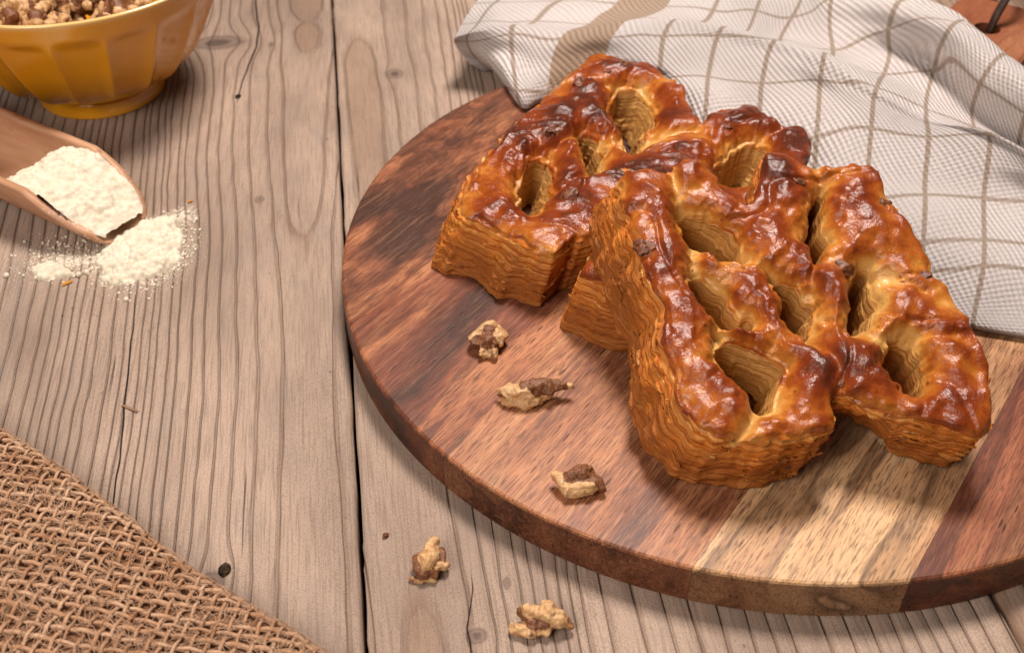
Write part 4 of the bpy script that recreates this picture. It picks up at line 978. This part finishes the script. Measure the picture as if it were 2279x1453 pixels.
def flour_material():
    m = M("flour", 0.95, 0.1)
    n = m.noise(m.coord(), 240, 4, 0.65)
    m.set("Base Color", m.ramp(n, [(0.3, (0.60, 0.525, 0.39)), (0.6, (0.74, 0.665, 0.53))]))
    m.set("Normal", m.bump(m.noise(m.coord(), 1300, 4, 0.7), 0.5, 0.0007))
    m.set("Subsurface Weight", 0.15); m.set("Subsurface Radius", (0.003, 0.0025, 0.002)); m.set("Subsurface Scale", 0.4)
    return m.m
FLOUR = flour_material()
def lumps(Hm, xs, ys, mask, n, rmin, rmax, r, hmul=1.0, blur=False):
    h = xs[1] - xs[0]; idx = np.argwhere(mask); H0 = Hm.copy()
    for _ in range(n):
        i, j = idx[r.integers(len(idx))]; rad = rmin + (rmax - rmin) * r.random() ** 3
        k = int(rad / h) + 1; i0, i1, j0, j1 = max(0, i - k), min(len(xs), i + k + 1), max(0, j - k), min(len(ys), j + k + 1)
        dx = (xs[i0:i1] - xs[i])[:, None]; dy = (ys[j0:j1] - ys[j])[None, :]
        d2 = rad * rad - dx * dx - dy * dy
        b = H0[i, j] - rad * 0.25 + np.sqrt(np.clip(d2, 0, None)) * hmul
        Hm[i0:i1, j0:j1] = np.where(d2 > 0, np.maximum(Hm[i0:i1, j0:j1], b), Hm[i0:i1, j0:j1])
    if blur: Hm[1:-1, 1:-1] = 0.4 * Hm[1:-1, 1:-1] + 0.15 * (Hm[2:, 1:-1] + Hm[:-2, 1:-1] + Hm[1:-1, 2:] + Hm[1:-1, :-2])
def heightfield(name, xs, ys, Hm, keep):
    nx, ny = Hm.shape; X, Y = np.meshgrid(xs, ys, indexing='ij')
    V = np.stack([X, Y, Hm], -1).reshape(-1, 3); F = grid_faces(nx, ny)
    kq = keep.ravel()[F].any(1); F = F[kq]
    used = np.unique(F); mp = np.full(len(V), -1); mp[used] = np.arange(len(used))
    return mesh_np(name, V[used], mp[F])
r4 = np.random.default_rng(12)
def spill(poly, hmax, w_, nl_, seed, name, label):
    P = chaikin(poly, 3); lo = P.min(0) - 0.6; hi = P.max(0) + 0.6; h = 0.036
    xs = np.arange(lo[0], hi[0], h); ys = np.arange(lo[1], hi[1], h); X, Y = np.meshgrid(xs, ys, indexing='ij')
    d = poly_sdf(X + 0.16 * NZ(X * 1.6, Y * 1.6, seed) + 0.09 * NZ(X * 5, Y * 5, seed), Y + 0.16 * NZ(X * 1.6, Y * 1.6, seed + 5) + 0.09 * NZ(X * 5, Y * 5, seed + 5), P)
    Hm = hmax * (1 - np.exp(np.clip(d, -9, 0) / w_)) + 0.05 * NZ(X * 2.5, Y * 2.5, seed) * (d < -0.1)
    Hm = np.where(d < 0, Hm + 0.05, -0.06)
    lumps(Hm, xs, ys, d < 0.02, nl_, 0.04, 0.19, r4)
    Hm += 0.022 * NZ(X * 9, Y * 9, seed) + 0.012 * NZ(X * 18, Y * 18, seed)
    o = obj(name, heightfield(name, xs, ys, Hm, Hm > 0.0), FLOUR)
    tag(o, label, "flour", kind="stuff"); return o
spill([(-15.9, 34.3), (-15.7, 35.3), (-15.0, 36.4), (-14.4, 36.9), (-13.4, 36.9), (-12.95, 36.3), (-13.0, 35.3), (-12.75, 34.2), (-13.1, 33.4), (-13.9, 32.9), (-14.5, 32.7), (-15.3, 33.2)], 0.70, 1.1, 1500, 2, "flour", "clumpy cream flour heap spilled from the scoop mouth onto the planks")
spill([(-18.3, 33.5), (-17.8, 34.0), (-17.0, 33.85), (-16.5, 33.5), (-17.4, 33.25)], 0.22, 0.4, 320, 9, "flour", "small low flour patch on the planks beside the big flour heap")
# flour inside the trough, in the scoop's own frame
h = 0.04; xs = np.arange(0.02, 6.4, h); ys = np.arange(-1.7, 1.7, h); X, Y = np.meshgrid(xs, ys, indexing='ij')
lvl = np.interp(X, [0, 0.6, 1.4, 2.6, 3.7, 4.6, 5.3, 5.9, 6.4], [0.55, 1.0, 1.45, 1.95, 2.05, 1.75, 1.2, 0.6, 0.2])
lvl = lvl + 0.16 * NZ(X * 1.3, Y * 1.3, 8) - 0.14 * np.clip(1 - 5 * np.abs(NZ(X * 0.9, Y * 0.9, 15)), 0, 1) + 0.05 * NZ(X * 3, Y * 3, 3) + 0.10 * (np.abs(Y) / 1.5) ** 3
lumps(lvl, xs, ys, np.abs(Y) < 1.5, 900, 0.03, 0.15, r4, 0.7)
lvl += 0.03 * NZ(X * 6, Y * 6, 4) + 0.02 * NZ(X * 12, Y * 12, 4)
wall = np.where(np.abs(Y) < RI - 0.01, RO - np.sqrt(np.clip(RI ** 2 - Y ** 2, 0, None)), 9)
ha = half_angle(X); wlim = np.where(ha < np.pi / 2, (RI + 0.03) * np.sin(ha), RI)
keep = (lvl > wall - 0.06) & (np.abs(Y) < wlim)
lvl = np.where(keep, np.maximum(lvl, wall - 0.06), np.minimum(wall - 0.1, lvl - 0.04))
o = obj("flour", heightfield("flour", xs, ys, lvl, keep), FLOUR); o.matrix_world = Matrix.Translation(scoop.location) @ Matrix.Rotation(scoop.rotation_euler.z, 4, 'Z')
tag(o, "cream flour heaped inside the wooden scoop", "flour", kind="stuff")
# loose grains around the heap
bm = bmesh.new(); bmesh.ops.create_icosphere(bm, subdivisions=1, radius=1.0)
bv = np.array([v.co[:] for v in bm.verts]); bf = np.array([[v.index for v in f.verts] for f in bm.faces]); bm.free()
parts = []
for _ in range(5200):
    if r4.random() < 0.62:
        a = r4.uniform(0, 6.28); rad = 1.55 + abs(r4.normal()) * 0.36; x, y = -14.15 + rad * math.cos(a) * 0.95, 34.7 + rad * math.sin(a) * 1.22
    else:
        x, y = -17.3 + r4.normal() * 0.85, 34.35 + r4.normal() * 0.62
    q = r4.uniform(0.008, 0.022) if r4.random() < 0.93 else r4.uniform(0.03, 0.075)
    parts.append((bv * q * r4.uniform(.8, 1.2, 3) + [x, y, q * 0.6], bf))
for x, y, q in ((-18.95, 33.3, .12), (-14.1, 31.9, .11), (-16.0, 33.5, .12), (-16.25, 33.35, .13), (-13.0, 37.4, .1), (-12.6, 36.9, .1)): parts.append((bv * q + [x, y, q * 0.6], bf))
V, F = join_meshes(parts)
tag(obj("flour_grains", mesh_np("flour_grains", V, F), FLOUR), "scattered flour grains dusted round the flour heap", "flour", kind="stuff")

# ================================================================== burlap cloth, folded edge towards the board
EA, EB = np.array([-16.36, 24.93]), np.array([-5.41, 17.15])
ED = (EB - EA) / np.linalg.norm(EB - EA); EN = np.array([-ED[1], ED[0]]) * -1.0          # inwards, away from the board
if EN[0] > 0: EN = -EN
burlap = empty("burlap_cloth", (EA[0], EA[1], 0)); tag(burlap, "folded brown burlap cloth with open coarse weave on the planks", "burlap")
def jute():
    m = M("jute_yarn", 0.9, 0.12)
    n = m.noise(m.coord(), 140, 3, 0.6); f = m.noise(m.coord(), 2200, 3, 0.7); rnd = m.n('ShaderNodeObjectInfo').outputs["Random"]
    c = m.ramp(m.math('ADD', m.math('MULTIPLY', n, 0.7), m.math('MULTIPLY', rnd, 0.3)), [(0.30, (0.34, 0.165, 0.08)), (0.5, (0.48, 0.28, 0.165)), (0.70, (0.60, 0.395, 0.255))])
    c = m.mix(m.ramp(f, [(0.34, 0.5), (0.5, 0.0)]), c, (0.20, 0.095, 0.05))
    m.set("Base Color", c); m.set("Normal", m.bump(f, 0.7, 0.0004)); return m.m
JUTE = jute()
HT = 1.05; RF = 0.50
def cloth(e, l):
    """e: distance of cloth measured from the fold crest line inwards (negative wraps underneath), l: along the edge -> position"""
    wob = 0.26 * NZ(l / 3.2, 1.5) + 0.05 * NZ(l / 1.1, 7.5)
    e = np.asarray(e, float); l = np.asarray(l, float)
    a = np.clip(e / RF, -np.pi * 0.5, np.pi / 2)               # roll of the fold
    x_in = np.where(e > RF * np.pi / 2, RF + (e - RF * np.pi / 2), np.where(e < -RF * np.pi / 2, RF - (e + RF * np.pi / 2), RF - RF * np.cos(a)))
    z = RF + RF * np.sin(a) + 0.08
    rise = 0.55 * sstep(0, 3.5, x_in - RF) * (e > 0)
    z = z + rise * (1 + 0.3 * NZ(l / 4, x_in / 4, 2.2)) + 0.07 * NZ(l / 2.0, x_in / 2.0, 5.0) * (e > 0)
    xy = ED[None, :] * l[..., None] + EN[None, :] * (x_in + wob)[..., None]
    return np.concatenate([xy, z[..., None]], -1)
# yarn directions on the flat cloth: weft runs across the view, warp runs away from it
SP = 0.345
th_w = math.radians(-9)         # weft direction in the world
dw = np.array([math.cos(th_w), math.sin(th_w)]); dq = np.array([-dw[1], dw[0]])
def flat_to_le(P):              # flat plan coordinates (relative to EA) -> (e, l), cloth unrolled at the fold
    return (P @ EN), (P @ ED)
nyarn = 0
for setk, (d, q) in enumerate(((dw, dq), (dq, dw))):
    for k in range(-60, 60):
        off = k * SP
        t = np.arange(-22, 22, SP / 6)
        jit = 0.08 * NZ(t / 1.7, k * 3.1 + setk * 50) + 0.03 * float(NZ(k * 7.7, setk * 5.5))
        P = d[None] * t[:, None] + q[None] * (off + jit)[:, None]
        e, l = flat_to_le(P)
        m_ = (e > -0.9) & (e < 9.0) & (l > -4.0) & (l < 19.0)
        if m_.sum() < 12: continue
        i0, i1 = np.argmax(m_), len(m_) - np.argmax(m_[::-1])
        e, l, tt = e[i0:i1], l[i0:i1], t[i0:i1]
        ph = np.cos(np.pi * (tt / SP) + np.pi * k) * (1 if setk == 0 else -1) * (1.0)
        amp = 0.034 if setk == 0 else 0.056
        C0_ = cloth(e, l); C1 = cloth(e + 0.05, l); C2 = cloth(e, l + 0.05)
        nr = np.cross(C2 - C0_, C1 - C0_); nr /= np.linalg.norm(nr, axis=1)[:, None] + 1e-9
        nr *= np.where((nr * (C0_ - np.concatenate([(ED[None] * l[:, None] + EN[None] * 3.0), np.full((len(l), 1), RF)], 1))).sum(1) < 0, -1, 1)[:, None]
        path = C0_ + nr * (amp * ph)[:, None]
        rad = (0.062 if setk == 0 else 0.054) * (1 + 0.30 * NZ(tt / 0.9, k * 1.3, setk * 4.4))
        V, F = tube(path, rad, 6, flat=0.7)
        obj("yarn", mesh_np("yarn", V, F), JUTE, burlap); nyarn += 1
# second ply of the folded cloth seen through the open weave
lm_ = M("jute_under_ply", 0.95, 0.08)
wv_ = lm_.noise(lm_.coord(), 900, 4, 0.7)
lm_.set("Base Color", lm_.ramp(wv_, [(0.3, (0.13, 0.06, 0.032)), (0.6, (0.28, 0.145, 0.08)), (0.8, (0.38, 0.21, 0.125))]))
lm_.set("Normal", lm_.bump(wv_, 0.9, 0.001))
ee = np.concatenate([np.linspace(-0.85, 1.0, 24), np.linspace(1.1, 9.5, 40)]); ll = np.linspace(-4.2, 19.2, 120)
E_, L_ = np.meshgrid(ee, ll, indexing='ij'); G = cloth(E_.ravel(), L_.ravel()); cen = np.concatenate([(ED[None] * L_.ravel()[:, None] + EN[None] * 3.0), np.full((L_.size, 1), RF)], 1)
G[:, 2] = np.where(E_.ravel() > 0, G[:, 2] - 0.13 * np.clip(E_.ravel() / 0.4, 0, 1), G[:, 2]); G[:, :2] += EN[None] * 0.13 * np.clip(1 - E_.ravel()[:, None] / 0.8, 0, 1); G[:, 2] = np.maximum(G[:, 2], 0.05)
obj("under_ply", mesh_np("under_ply", G, grid_faces(len(ee), len(ll))), lm_.m, burlap)
# stray jute fibres
parts = []
for _ in range(4500):
    e0, l0 = r4.uniform(-0.3, 7.5), r4.uniform(-2, 16); a = r4.uniform(0, 6.28); L = r4.uniform(0.25, 0.8)
    t = np.linspace(0, 1, 5); cv = r4.normal() * 0.5
    ev = e0 + L * t * np.cos(a + cv * t); lv = l0 + L * t * np.sin(a + cv * t)
    p = cloth(ev, lv); p[:, 2] += 0.10 + 0.06 * np.sin(np.pi * t) * r4.random() - 0.10 * r4.random()
    if e0 < 0.5: p[:, :2] -= EN[None] * 0.09
    V, F = tube(p, 0.0075, 4, cap=False); parts.append((V, F))
V, F = join_meshes(parts)
tag(obj("fuzz", mesh_np("fuzz", V, F), JUTE, burlap), kind="stuff")
# a few bits of debris on the planks
for nm, loc, rz, col_, lab, sz in (("pastry_flake", (-13.1, 38.15, 0.03), 0.3, (0.55, 0.22, 0.03), "tiny orange pastry flake lying alone above the flour heap", (.10, .05)),
                                  ("pastry_flake", (-16.55, 32.85, 0.03), 0.5, (0.55, 0.24, 0.03), "small orange pastry flake beside the small flour patch", (.20, .08)),
                                  ("wood_splinter", (-12.55, 26.3, 0.03), -0.5, (0.32, 0.19, 0.11), "thin pale wood splinter on the planks above the burlap", (.35, .035))):
    a, b = sz; V = np.array([[-a, -b, 0], [a * .9, -b * .4, .01], [a, b, .03], [-a * .7, b * .8, .02], [-a, -b, .04], [a * .9, -b * .4, .05], [a, b, .07], [-a * .7, b * .8, .06]])
    F = np.array([[3, 2, 1, 0], [4, 5, 6, 7], [0, 1, 5, 4], [1, 2, 6, 5], [2, 3, 7, 6], [3, 0, 4, 7]])
    fm = M("flake", 0.6, 0.3); fm.set("Base Color", fm.mix(fm.noise(fm.coord(), 700, 3), col_, tuple(c * 0.6 for c in col_)))
    o = obj(nm, mesh_np(nm, V, F, smooth=False), fm.m, None, loc); o.rotation_euler.z = rz; tag(o, lab, "flake" if "flake" in nm else "splinter")
